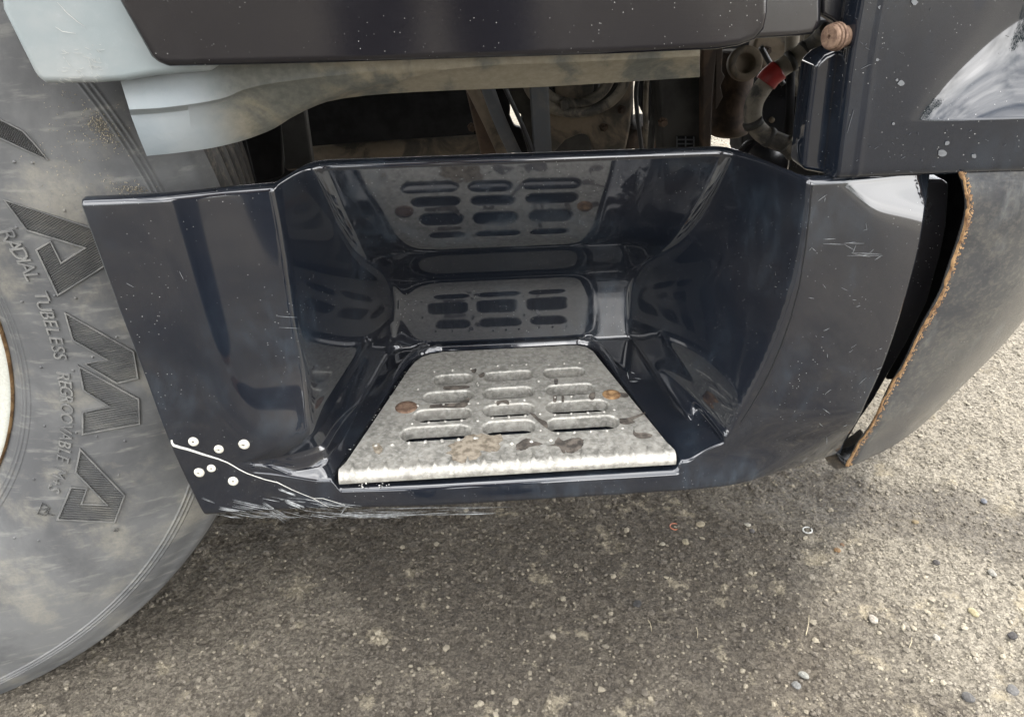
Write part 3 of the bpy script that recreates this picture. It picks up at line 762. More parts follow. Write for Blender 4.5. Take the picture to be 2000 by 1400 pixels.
def glyph(ch):
    if ch in glyph_cache: return glyph_cache[ch]
    c = bpy.data.curves.new('glyph', 'FONT'); c.body = ch; c.size = 1; c.align_x = 'CENTER'; c.extrude = 0.0; c.resolution_u = 3
    o = bpy.data.objects.new('glyph', c); COL.objects.link(o); dg = bpy.context.evaluated_depsgraph_get(); me = bpy.data.meshes.new_from_object(o.evaluated_get(dg))
    bpy.data.objects.remove(o); bm = bmesh.new(); bm.from_mesh(me); bmesh.ops.remove_doubles(bm, verts=bm.verts, dist=1e-4)
    bmesh.ops.subdivide_edges(bm, edges=[e for e in bm.edges if e.calc_length() > .35], cuts=1)
    r_ = bmesh.ops.extrude_face_region(bm, geom=bm.faces[:]); top = [v for v in r_['geom'] if isinstance(v, bmesh.types.BMVert)]
    for v in top: v.co.z = 1
    vs = [tuple(v.co) for v in bm.verts]; bm.verts.index_update(); fs = [tuple(v.index for v in f.verts) for f in bm.faces]; bm.free()
    glyph_cache[ch] = (vs, fs); return vs, fs
def small_letter(ch, px, py, h=.0150, wsc=1.0, slant=.12):
    c = ontyre(px, py, 0); ca = (c-wc)@wt; cz = c[2]-.5; r0 = math.hypot(ca, cz); a0 = math.atan2(cz, ca); vs0, fs = glyph(ch); vs = []
    for x, y, z in vs0:
        yy = (y-.35); xx = x*wsc+yy*slant; r = r0+yy*h*1.38; a = a0-xx*h*1.38/r0; n = float(pn(r))-(.0020 if z > .5 else -.0004)
        vs.append(wc+(wt*cos(a)+np.array([0, 0, sin(a)]))*r+wn*n)
    mesh('raised_letter', vs, fs, m_letter, tyre, smooth=False)
T2 = lambda x, y: (x/6.667, 370+y/6.667)
T6 = lambda x, y: (x/3.5, 560+y/3.5)
for ch, p in zip('RADIAL', [(115, 585), (190, 718), (268, 830), (318, 920), (365, 1010), (425, 1130)]): small_letter(ch, *T2(*p), h=.0135)
for ch, p in zip('TUBELESSREGROOVABLEM+S', [(290, 60), (305, 128), (330, 190), (350, 245), (368, 302), (388, 362), (402, 422), (415, 472), (437, 608), (450, 660), (457, 708), (460, 762), (460, 830), (458, 895), (455, 962), (452, 1018), (446, 1072), (440, 1122), (433, 1170), (410, 1272), (388, 1330), (370, 1378)]):
    small_letter(ch, *T6(*p), h=.0105 if ch == '+' else .0125, wsc=.95)
def tline(pts, hw, close=False):
    pl = pts+([pts[0]] if close else []); vs = []; fs = []
    for a, b in zip(pl[:-1], pl[1:]):
        dx, dy = b[0]-a[0], b[1]-a[1]; L = math.hypot(dx, dy); nx, ny = -dy/L*hw, dx/L*hw; b0 = len(vs)
        for p in (a, b): vs += [ontyre(p[0]+nx, p[1]+ny, 0), ontyre(p[0], p[1], .0018), ontyre(p[0]-nx, p[1]-ny, 0)]
        fs += [(b0, b0+1, b0+4, b0+3), (b0+1, b0+2, b0+5, b0+4)]
    return mesh('raised_mark', vs, fs, m_tyre, tyre, smooth=False)
tline([(73, 1003), (82.5, 982), (97, 992), (92, 1003), (106, 1006)], 1.3); tline([(73, 1003), (90, 1006)], 1.3)
tline([(82, 995), (95, 992), (86, 1001), (94, 998)], 1.0); tline([(224, 1033), (231, 1031), (230, 1037), (222, 1037)], 1.0, True)
vs = []; fs = []
for p in [(126, 411), (32, 444), (43, 589), (107, 577), (148, 582), (80, 717), (143, 723), (181, 697), (87, 831), (149, 845), (189, 852), (244, 861), (66, 935), (228, 658), (232, 927), (225, 955), (28, 1050), (75, 1055), (28, 316), (63, 318)]:
    c = Vector(ontyre(*p, 0)); b0 = len(vs); nn = -Vector(wn); a_ = Vector(wt); b_ = nn.cross(a_)
    for q, h in ((1, -.0003), (.7, .0012)):
        for i in range(7): vs.append(c+(a_*cos(2*pi*i/7)+b_*sin(2*pi*i/7))*.0016*q+nn*h)
    for i in range(7): fs.append((b0+i, b0+(i+1) % 7, b0+7+(i+1) % 7, b0+7+i))
    fs.append(tuple(b0+7+i for i in range(7)))
o = mesh('moulding_pips', vs, fs, m_tyre, tyre); o['kind'] = 'stuff'
# dry straw and grit caught on the sidewall
vs = []; fs = []
def grit(cx, cy, sx, sy, n, rot=.9):
    for _ in range(n):
        u, v = random.gauss(0, 1), random.gauss(0, 1); x = cx+u*sx*cos(rot)-v*sy*sin(rot); y = cy+u*sx*sin(rot)+v*sy*cos(rot); a = random.random()*6.3; L = random.uniform(.8, 3.2); b0 = len(vs)
        try:
            vs.extend([ontyre(x, y, .0007), ontyre(x+cos(a)*L, y+sin(a)*L, .001), ontyre(x+cos(a)*L+sin(a)*.9, y+sin(a)*L-cos(a)*.9, .0016), ontyre(x+sin(a)*.9, y-cos(a)*.9, .0013)])
        except Exception: continue
        fs.append((b0, b0+1, b0+2, b0+3))
grit(200, 250, 22, 10, 260, .75); grit(258, 372, 20, 8, 150, .3); grit(180, 235, 50, 30, 120); grit(140, 300, 60, 50, 120)
m_straw = flat('dry_straw', (.36, .31, .21), .8, var=.4, sc=200)
o = mesh('straw_grit', vs, fs, m_straw, tyre, smooth=False); o['kind'] = 'stuff'

# ---- grey fender and its lower apron
fo = [(-120, -900), (2, 20), (62, 140), (72, 157), (88, 165), (190, 164), (245, 160), (300, 150), (420, 140), (420, -900)]
fender = pprism('fender', fo, -.006, .03, m_fender, truck, .007, 4); fender['label'] = 'pale grey scratched wheel arch panel'
fsc = []
for _ in range(46):
    x = random.uniform(110, 195); y = random.uniform(85, 158); a = random.uniform(-.3, 1.2); L = random.uniform(3, 18); fsc.append(([(x, y), (x+cos(a)*L*.5, y+sin(a)*L*.5+.6), (x+cos(a)*L, y+sin(a)*L)], [.12, .26, .1]))
fsc.append(([(112, 5), (130, 25), (150, 42), (165, 52)], [.2, .4, .4, .2])); fsc.append(([(108, 53), (122, 62), (148, 66)], [.2, .5, .2]))
ribbon('scratch', fsc, lambda x, y, l: at(x, y, -.006-l), m_crack, fender, kind='stuff')
rowsA = [[(232, 140), (300, 128), (430, 118), (640, 105), (900, 95), (1100, 85), (1366, 70)],
         [(242, 172), (300, 166), (430, 158), (560, 150), (900, 108), (1100, 100), (1366, 84)],
         [(254, 211), (330, 206), (430, 190), (530, 160), (900, 120), (1100, 108), (1366, 95)],
         [(256, 220), (330, 214), (432, 198), (540, 168), (900, 128), (1100, 118), (1366, 105)],
         [(272, 262), (340, 258), (435, 240), (560, 205), (760, 160), (1100, 140), (1366, 122)],
         [(288, 301), (352, 294), (435, 280), (520, 252), (668, 186), (1100, 162), (1366, 145)]]
dep = [[.020]*2+[.024, .03, .035, .035, .035], [.016]*2+[.022, .03, .034, .034, .034], [.008, .008, .016, .028, .033, .033, .033], [.016, .016, .024, .035, .033, .033, .033], [.016, .016, .03, .045, .05, .05, .05], [.024, .024, .04, .06, .066, .066, .066]]
Pg = []
for r_, d_ in zip(rowsA, dep):
    Pg.append(catmull([at(p[0], p[1], d) for p, d in zip(r_, d_)], 8))
Pg = np.array(Pg); vs, fs = grid(Pg, True)
lw = mesh('fender_apron', vs, fs, m_lower, truck); lw['label'] = 'grey plastic apron caked with tan dust below the door'
so_ = lw.modifiers.new('s', 'SOLIDIFY'); so_.thickness = .006; so_.offset = 0
bevel(lw, .0015, 2, 50)

# ---- door bottom, sill end
do = [(120, -900), (228, 0), (278, 88), (292, 113), (306, 127), (330, 133), (620, 126), (900, 117), (1200, 108), (1400, 99), (1445, 92), (1478, 80), (1496, 58), (1503, 25), (1506, -900)]
door = pprism('door', do, -.020, .05, m_paint_skirt, truck, .012, 5); door['label'] = 'black cab door bottom edge with fine horizontal scratches'
se = [(1380, -900), (1380, 80), (1480, 78), (1560, 73), (1588, 69), (1600, 60), (1607, 40), (1609, -900)]
sill = pprism('cab_sill', se, .012, .04, m_satin, truck, .006, 4)

# ---- front corner panel
xlc = nspline(*zip(*sorted(_p([(1673, 0), (1655, 110), (1640, 230), (1626, 346)]))))
zz = np.concatenate([np.linspace(.6330, .70, 60), np.linspace(.70, 1.02, 110)[1:]]); tt = np.linspace(0, 1, 150)**1.2
P = np.zeros((len(zz), len(tt)+5, 3))
for i, z in enumerate(zz):
    x = xlc(z)+(.80-xlc(z))*tt
    zc = .6775-.0*(x-.35)
    A = .025*sstep(.345, .455, x); y = -.004+A*(1-np.exp(-np.maximum(0, z-zc-.002)/.027))+.9*np.maximum(0, x-.50)**2
    y = y-.0015*np.exp(-((x-xlc(z)-.0155)/.0022)**2)
    y = y+.006*np.exp(-(z-.6330)/.0022)
    for k in range(5): P[i, k] = (xlc(z)+.004*(k/5.)**2-.0005, y[0]+.024*(1-k/5.)**1.3, z)
    P[i, 5:, 0] = x+.0035; P[i, 5:, 1] = y; P[i, 5:, 2] = z
vs, fs = grid(P, True)
cp = mesh('corner_panel', vs, fs, m_paint_corner, truck); cp['label'] = 'glossy black front corner panel above the bumper'
s_ = cp.modifiers.new('s', 'SOLIDIFY'); s_.thickness = .003; s_.offset = -1
def oncorner(px, py, lift=.0004):
    yy = 0.0
    for _ in range(20):
        q = at(px, py, yy); A_ = .025*float(sstep(.345, .455, q[0])); yn = -.004+A_*(1-math.exp(-max(0, q[2]-.6795)/.027))+.9*max(0, q[0]-.50)**2; yy += .6*(yn-yy)
    q = at(px, py, yy-.0003-lift); return q
m_spot = flat('dried_water_spot', (.10, .105, .11), .5, var=.3, sc=200)
vs = []; fs = []
for cx_, cy_, r_ in ((1786, 4, 7), (1720, 15, 4.5), (1760, 163, 6.5), (1752, 157, 3), (1713, 117, 4), (1701, 155, 4), (1870, 97, 7), (1862, 20, 5), (1820, 62, 4), (1745, 242, 3), (1840, 300, 9), (1850, 280, 5), (1902, 305, 5)):
    b0 = len(vs); m_ = 11; ph = random.random()*6
    for i in range(m_): rr_ = r_*random.uniform(.75, 1.15); vs.append(oncorner(cx_+cos(ph+2*pi*i/m_)*rr_, cy_+sin(ph+2*pi*i/m_)*rr_*.9))
    fs.append(tuple(range(b0, b0+m_)))
o = mesh('water_spots', vs, fs, m_spot, cp, smooth=False); o['kind'] = 'stuff'
csc = [([(1682, 135), (1696, 128), (1702, 126)], [.2, .5, .2]), ([(1655, 260), (1662, 235), (1668, 215)], [.2, .4, .2])]
for _ in range(40):
    x_ = random.uniform(1660, 1990); y_ = random.choice([random.uniform(5, 120), random.uniform(250, 335)]); csc.append(([(x_, y_), (x_+random.uniform(-8, 8), y_+random.uniform(-5, 5))], [.15, .3]))
ribbon('scratch', csc, oncorner, m_spot, cp, kind='stuff')
fl_o = [(1598, 120), (1612, 107), (1648, 92), (1655, -120), (1720, -120), (1690, 120), (1650, 348), (1572, 333), (1568, 322), (1574, 260), (1590, 132)]
pprism('corner_flange', fl_o, .018, .03, m_paint_corner, truck, .004, 3)
pprism('corner_flange', [(1608, -60), (1606, 5), (1606, 30), (1628, 42), (1648, 60), (1660, 100), (1700, 60), (1700, -60)], .026, .02, m_satin, truck, .003, 3)
# rusty bolt
bc = at(1632, 72, .004); bolt_k = .78; ax = Vector((-.92, -.38, .04)).normalized()
prof = [(0, .008), (.0020, .008), (.0022, .0115), (.0098, .0113), (.0116, .0098), (.0118, .0066), (.0108, .0060), (.0108, .0052), (.0126, .0050), (.0130, .0032), (.0126, .0016), (.0114, .0012), (.0114, .0004), (.0136, 0), (.0136, -.003), (.010, -.004), (.010, -.03)]
vs, fs = lathe([(r_*bolt_k, h_*.62) for r_, h_ in prof], 40, Vector(bc), ax); mesh('bolt', vs, fs, m_boltrust, truck, smooth=False)['label'] = 'rusty round bolt head at the cab corner'

# ---- flange strip beside the panel and dark backing
st_o = [(1790, 352), (1842, 352), (1852, 356), (1855, 366), (1850, 440), (1838, 500), (1812, 590), (1772, 670), (1733, 736), (1708, 780), (1681, 818), (1658, 857), (1635, 880), (1600, 880), (1690, 700)]
pprism('filler_strip', [(x, y, .035+.02*(y-350)/550) for x, y in st_o], 0, .02, m_satin, truck, .003, 3)
pprism('splash_guard', [(1800, 300), (1990, 300), (1990, 560), (1900, 640), (1800, 740), (1733, 742), (1728, 725), (1745, 690), (1790, 560)], .13, .03, m_void, truck, .002)
# bracket at the bumper's lower end
pprism('bumper_bracket', [(1616, 903, .06), (1655, 872, .08), (1668, 862, .09), (1688, 845, .09), (1690, 880, .07), (1662, 912, .045), (1634, 918, .045), (1624, 910, .05)], 0, .010, m_tan, truck, .002)

# ---- bumper corner
left = [(1872, 332, 0.000), (1883, 359, -.002), (1889, 391, -.004), (1888, 419, -.004), (1881, 449, -.003), (1868, 490, 0), (1854, 529, .002), (1840, 570, .004), (1822, 604, .006), (1807, 629, .008), (1783, 675, .012), (1764, 714, .015), (1744, 746, .018), (1725, 780, .022), (1710, 814, .025), (1691, 845, .029), (1671, 874, .034), (1654, 908, .040)]
Lp = np.array(catmull([at(*q) for q in left], 4))
nL = len(Lp); nT = 90; P = np.zeros((nL, nT, 3))
bot_px = [(1654, 908), (1700, 891), (1749, 865), (1793, 833), (1856, 768), (1914, 690), (1951, 644), (1972, 600), (2000, 535), (2025, 470)]
Bp = np.array(catmull([atz(x, y, .300+.0*(i)) for i, (x, y) in enumerate(bot_px)], 9)); Bp[0] = Lp[-1]
dl = np.concatenate([[0], np.cumsum(np.linalg.norm(np.diff(Bp, axis=0), axis=1))]); dl /= dl[-1]
tt = np.linspace(0, 1, nT); Bq = np.stack([np.interp(tt, dl, Bp[:, k]) for k in range(3)], -1)
for i in range(3): 
    kk = np.ones(9)/9; pad = np.concatenate([np.repeat(Bq[:1, i], 4), Bq[:, i], np.repeat(Bq[-1:, i], 4)]); sm = np.convolve(pad, kk, 'valid'); Bq[4:-4, i] = sm[4:-4]
zt, zb_ = Lp[0][2], Lp[-1][2]
for i in range(nL):
    v = (zt-Lp[i][2])/(zt-zb_); v = min(max(v, 0), 1)
    # plan curve at the top: straight then a wide corner
    x0 = Lp[0][0]; a = .345; b = .60
    th_ = tt*pi/2
    Tq = np.stack([x0+a*np.sin(th_)**1.0, Lp[0][1]+b*(1-np.cos(th_))**1.25, np.full(nT, zt)], -1)
    s_v = v**2.2
    Q = Tq*(1-s_v)+Bq*s_v; Q[:, 2] = Lp[i][2]
    shift = Lp[i]-Q[0]; fall = np.exp(-tt/.18)[:, None]; Q = Q+shift*fall; Q[:, 2] = Lp[i][2]
    P[i] = Q
# rolled in top edge and bottom edge
topr = [P[0]+np.array([0, .016, -.001]), P[0]+np.array([0, .007, .0035]), P[0]+np.array([0, .002, .003])]
botr = [P[-1]+np.array([0, .004, -.004]), P[-1]+np.array([0, .014, -.006]), P[-1]+np.array([0, .03, -.004])]
P = np.concatenate([topr, P, botr]); 
dn = np.stack([vnoise(P[..., 0]*16+i*7, P[..., 2]*16, 20+i) for i in range(1)], -1)[..., 0]
P[..., 1] += dn*.004
vs, fs = grid(P, True); bmp = mesh('bumper', vs, fs, m_bumper, truck); bmp['label'] = 'tarnished curved steel bumper corner with a rusty cut edge'
s_ = bmp.modifiers.new('s', 'SOLIDIFY'); s_.thickness = .004; s_.offset = 1
edge = [np.array(p) for p in Lp]
jig = [e+np.array([random.uniform(-.0006, .0006), -.001+random.uniform(-.0005, .0005), 0]) for e in edge]
tube('rusty_edge', jig, lambda t: .0010+.0018*abs(vnoise(np.array(t*40), np.array(0.0), 9)), m_rust, bmp, seg=8, n=3)
# rust flakes bleeding from the edge
vs = []; fs = []
for _ in range(480):
    i = random.randrange(0, nL-1); q = random.random()**2.4*.55; q2 = random.random(); a = (P[3+i, 0]*(1-q2)+P[4+i, 0]*q2)*(1-q)+P[3+i, 1]*q+np.array([random.uniform(-.0005, .0005), -.0048, random.uniform(-.001, .001)]); rr_ = random.uniform(.0003, .0013); b0 = len(vs); ph = random.random()*6; vs.extend([(a[0]+cos(ph+k*1.257)*rr_*random.uniform(.4, 1.2), a[1]+random.uniform(0, .0002), a[2]+sin(ph+k*1.257)*rr_*random.uniform(.4, 1.2)) for k in range(5)]); fs.append(tuple(range(b0, b0+5)))
o = mesh('rust_flakes', vs, fs, m_rust, bmp, smooth=False); o['kind'] = 'stuff'

# ---- chassis behind (each piece stands at its own depth)
pprism('frame_rail', [(380, 60), (925, 60), (925, 292), (620, 330), (620, 420), (380, 430)], .95, .05, m_void, truck, .004)
ptube('cross_tube', [(560, 312, .78), (700, 300, .78), (940, 284, .78)], .78, .019, m_tan, truck, smoothpath=False)
pprism('mud_strut', [(545, 210), (595, 210), (612, 330), (556, 332)], .42, .02, m_dark, truck, .003)
pprism('mud_strut', [(470, 240), (548, 200), (552, 345), (500, 360)], .62, .02, m_void, truck, .003)
pprism('cab_lift_bar', [(901, 140), (935, 140), (1000, 330), (946, 330)], .60, .025, m_brown, truck, .004)
ptube('damper', [(906, 120), (923, 173), (956, 240), (996, 330)], .56, .0092, m_tan, truck, smoothpath=False, seg=20)
ptube('air_pipe', [(935, 120), (953, 173), (978, 240), (1020, 330)], .52, .0095, m_grey_metal, truck, seg=20)
ptube('brake_line', [(966, 130), (990, 180), (1016, 236), (1038, 290), (1050, 330)], .50, .0032, m_rubber_black, truck)
pprism('hanging_strap', [(1032, 130), (1070, 130), (1080, 340), (1046, 340)], .50, .012, m_grey_metal, truck, .003)
# blocks that close the view except for the gaps
pprism('engine_block', [(1000, 60), (1240, 60), (1236, 330), (1040, 330), (1018, 246), (1020, 226), (1004, 215), (990, 160)], 1.05, .03, m_dark, truck, .006)
pprism('gearbox', [(780, 60), (990, 60), (997, 214), (996, 226), (1006, 249), (1019, 251), (1044, 331), (780, 330)], 1.15, .03, m_void, truck, .006)
pprism('axle_beam', [(1262, 246), (1386, 244), (1384, 345), (1225, 345), (1232, 262)], 1.0, .12, m_brown, truck, .01)
pprism('fan_shroud', [(1256, 60), (1300, 60), (1300, 245), (1268, 238), (1252, 205)], .9, .05, m_void, truck, .004)
pprism('radiator_side', [(1385, 40), (1640, 40), (1640, 400), (1458, 330), (1448, 300), (1450, 245), (1386, 212)], .95, .08, m_void, truck, .004)
# bracket casting with two looped hoses
cast = [(1068, 110), (1240, 110), (1238, 180), (1232, 250), (1225, 285), (1212, 330), (1160, 330), (1158, 290), (1150, 266), (1135, 262), (1105, 275), (1082, 300), (1064, 330), (1060, 230)]
pprism('mount_casting', cast, .66, .03, m_tan, truck, .006)
cc = at(1118, 165, .64)
vs, fs = lathe([(0, -.03), (.026, -.03), (.030, -.024), (.030, -.004), (.047, -.002), (.050, .004), (.050, .02)], 40, cc, (0, 1, 0)); mesh('air_drum', vs, fs, m_tan, truck)
vs, fs = lathe([(.030, -.012), (.0355, -.016), (.041, -.012), (.041, .0), (.030, .0)], 40, cc, (0, 1, 0)); mesh('drum_gasket', vs, fs, m_rubber_black, truck)
def loop(cx, cy, rx, ry, Y_, rad, mat, a0=-.2, a1=3.3):
    pts = [(cx+rx*cos(a), cy+ry*sin(a), Y_) for a in np.linspace(a0, a1, 14)]; ptube('looped_hose', pts, Y_, rad, mat, truck, seg=14)
loop(1120, 140, 73, 62, .60, .0078, m_hose); loop(1124, 150, 96, 70, .58, .0078, m_hose); loop(1124, 144, 82, 66, .62, .006, m_rubber_black)
ptube('cable_tie', [(1098, 196), (1104, 214)], .575, .006, m_hose, truck, smoothpath=False)
# square post with a vent grid
pprism('cab_post', [(1282, 90), (1396, 90), (1390, 200), (1386, 330), (1296, 330), (1290, 200)], .52, .05, m_dark, truck, .004)
pprism('post_rib', [(1372, 90), (1402, 90), (1392, 200), (1388, 330), (1372, 330)], .50, .02, m_brown, truck, .003)
pprism('vent_recess', [(1321, 266), (1358, 266), (1356, 297), (1322, 297)], .518, .004, m_void, truck)
for k in range(3):
    y = 273+8*k; pprism('vent_bar', [(1322, y), (1357, y), (1357, y+1.6), (1322, y+1.6)], .514, .004, m_grey_metal, truck)
for x in (1322, 1339, 1355): pprism('vent_bar', [(x, 268), (x+1.8, 268), (x+1.8, 297), (x, 297)], .5135, .004, m_grey_metal, truck)
# brown reservoir, washer ring, hoses
rc0 = at(1428, 192, .72); vs, fs = lathe([(0, -.062), (.026, -.062), (.035, -.057), (.037, -.045), (.033, -.04), (.033, .06), (.028, .075), (0, .075)], 36, rc0, (0, 0, 1)); mesh('air_reservoir', vs, fs, m_brown, truck)
rc = at(1455, 124, .60); vs, fs = lathe([(.0, .006), (.0145, .006), (.0145, -.003), (.0155, -.004), (.0245, -.004), (.0255, -.003), (.0255, .012)], 40, rc, (.15, 1, -.25)); mesh('washer_ring', vs, fs, m_tan, truck)
pprism('mount_casting', [(1480, 60), (1580, 60), (1560, 170), (1530, 178), (1500, 150), (1470, 100)], .75, .03, m_tan, truck, .006)
ptube('coolant_hose', [(1620, 60, .34), (1590, 88, .36), (1545, 120, .37), (1512, 145, .37), (1487, 175, .37), (1472, 205, .37), (1472, 238, .37), (1490, 262, .37), (1518, 276, .36), (1540, 284, .36)], .37, .0115, m_hose, truck, seg=20)
ptube('red_tape_band', [(1521, 137), (1505, 150), (1495, 163)], .368, .0135, m_red, truck, seg=20)['label'] = 'red tape band wrapped round the hose'
ptube('hose_end', [(1534, 280), (1548, 292), (1553, 300)], .355, .0125, m_hose, truck, seg=16)
ptube('bent_pipe', [(1548, 60), (1545, 110), (1533, 150), (1516, 170), (1500, 160)], .66, .011, m_hose, truck, seg=14)
ptube('bent_pipe', [(1582, 60), (1576, 130), (1566, 172), (1556, 178), (1548, 165), (1552, 100)], .58, .008, m_hose, truck, seg=14)
ptube('thin_cable', [(1486, 92), (1506, 128), (1530, 165)], .42, .0035, m_rubber_black, truck)
ptube('thin_cable', [(1545, 100), (1543, 200), (1540, 270)], .50, .006, m_void, truck, smoothpath=False)
pprism('backing_plate', [(1486, 150), (1600, 120), (1600, 345), (1500, 345), (1482, 250)], .60, .01, m_satin, truck, .002)
for p in ((1508, 235), (1560, 230)):
    vs, fs = lathe([(0, -.002), (.003, -.002), (.0045, 0), (.0045, .004)], 14, at(*p, .597), (0, 1, 0)); mesh('small_screw', vs, fs, m_tan, truck)
vs, fs = lathe([(0, -.01), (.03, -.01), (.036, -.004), (.036, .02)], 36, at(1492, 318, .45), (0, 1, -.2)); mesh('horn_dish', vs, fs, m_satin, truck)
for k_, (px_, py_, Y_) in enumerate([(1248, 70, .62), (1262, 70, .70), (1275, 70, .58)]):
    ptube('thin_cable', [(px_, py_, Y_), (px_+4, 130, Y_), (px_-6+k_*5, 190, Y_), (px_+10-k_*9, 330, Y_)], Y_, .0035+.001*k_, (m_rubber_black, m_hose, m_dark)[k_], truck)
for a_, b_ in (((1541, 122), (1549, 117)), ((1571, 102), (1578, 96)), ((1469, 236), (1473, 246)), ((1497, 266), (1505, 270))):
    ptube('hose_clamp', [a_, b_], .365, .0128, m_dark, truck, smoothpath=False, seg=20)
pprism('rusty_flange', [(1398, 84), (1412, 84), (1410, 140), (1416, 150), (1407, 168), (1412, 190), (1398, 215)], .50, .008, m_brown, truck, .001)
ptube('bent_pipe', [(1600, 150, .5), (1575, 200, .5), (1572, 260, .5), (1590, 320, .5)], .5, .006, m_dark, truck)
for p in ((1296, 130), (1296, 240), (1376, 150), (1376, 240), (1090, 215), (1215, 215), (1180, 250), (922, 250), (1500, 100), (1550, 90)):
    vs, fs = lathe([(0, -.006), (.0045, -.006), (.0052, -.004), (.0052, .002), (.0075, .002), (.0075, .006)], 6, at(*p, .515 if p[0] > 1290 and p[0] < 1390 else (.655 if p[0] < 1250 else .745)), (0, 1, 0)); mesh('frame_bolt', vs, fs, m_brown, truck, smooth=False)
# cab above and the rest of the underbody (shade the ground as the real truck does)
def box(name, a, b, mat, bev=.0):
    x0, y0, z0 = a; x1, y1, z1 = b
    return prism(name, [(x0, y0, z0), (x1, y0, z0), (x1, y0, z1), (x0, y0, z1)], [(x0, y1, z0), (x1, y1, z0), (x1, y1, z1), (x0, y1, z1)], mat, truck, bev)
box('cab_body', (-1.45, .05, .90), (.95, 2.45, 3.0), m_paint, .06)
box('cab_floor', (-1.42, .06, .82), (.93, 2.42, .895), m_void, .01)
box('cargo_body', (-7.5, .0, 1.1), (-1.6, 2.5, 3.6), m_paint, .03)
box('bumper_beam', (.80, .75, .36), (.95, 2.40, .66), m_dark, .03)

# ------------------------------------------------------------------ loose stones of the ground (stuff) and the ones you can pick out
ico = bmesh.new(); bmesh.ops.create_icosphere(ico, subdivisions=1, radius=1); iv = np.array([v.co[:] for v in ico.verts]); if_ = np.array([[v.index for v in f.verts] for f in ico.faces]); ico.free()
n = 36000
zone = rng.random(n)
gx_ = rng.uniform(-.75, 1.5, n); gy_ = np.where(rng.random(n) < .7, rng.uniform(-.12, .75, n), rng.uniform(.75, 2.6, n)); big = np.where(rng.random(n) < .93, rng.uniform(.0011, .0026, n), rng.uniform(.0025, .0048, n))
big *= np.where(gy_ > .75, 1.4, 1)
jit = 1+rng.uniform(-.28, .28, (n, len(iv), 1)); scl = np.stack([rng.uniform(.7, 1.3, n), rng.uniform(.7, 1.3, n), rng.uniform(.35, .75, n)], -1)
V = iv[None]*jit*scl[:, None]*big[:, None, None]; rot = rng.uniform(0, 6.28, n); c_, s_ = np.cos(rot)[:, None], np.sin(rot)[:, None]
Vx = V[..., 0]*c_-V[..., 1]*s_; Vy = V[..., 0]*s_+V[..., 1]*c_
V = np.stack([Vx+gx_[:, None], Vy+gy_[:, None], V[..., 2]+(gheight(gx_, gy_)-.0020+big*.22)[:, None]], -1).reshape(-1, 3)
Fc = (if_[None]+np.arange(n)[:, None, None]*len(iv)).reshape(-1, 3)
sme = bpy.data.meshes.new('gravel'); sme.from_pydata(V.tolist(), [], Fc.tolist())
at_ = sme.attributes.new('tone', 'FLOAT', 'POINT'); at_.data.foreach_set('value', np.repeat(rng.random(n)**2.0, len(iv)).astype(np.float32))
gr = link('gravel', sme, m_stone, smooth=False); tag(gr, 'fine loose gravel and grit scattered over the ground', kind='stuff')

def pebble(px, py, r, colr, label, flatn=.6, seed=0, name='pebble', ang=0, elong=1.0, group=None):
    rnd = random.Random(seed); c = atz(px, py, 0); h = float(gheight(np.array(c[0]), np.array(c[1])))-.002
    bm = bmesh.new(); bmesh.ops.create_icosphere(bm, subdivisions=2, radius=r)
    for v in bm.verts:
        k = 1+.22*vnoise(np.array(v.co.x/r*1.6+seed), np.array(v.co.y/r*1.6+v.co.z/r), seed)*2; x, y = v.co.x*k*elong, v.co.y*k
        v.co = Vector((x*cos(ang)-y*sin(ang), x*sin(ang)+y*cos(ang), v.co.z*k*flatn+r*flatn*.55))
    me = bpy.data.meshes.new(name); bm.to_mesh(me); bm.free()
    o = link(name, me, flat('stone_'+str(seed), tuple(.5*c_ for c_ in colr), .85, var=.35, sc=300), None, smooth=False); o.location = (c[0], c[1], h)
    tag(o, label, 'pebble', group); return o
Z8 = lambda x, y: (1200+x/2.5, 840+y/2.5)
grp = 'loose stones lying on the ground'
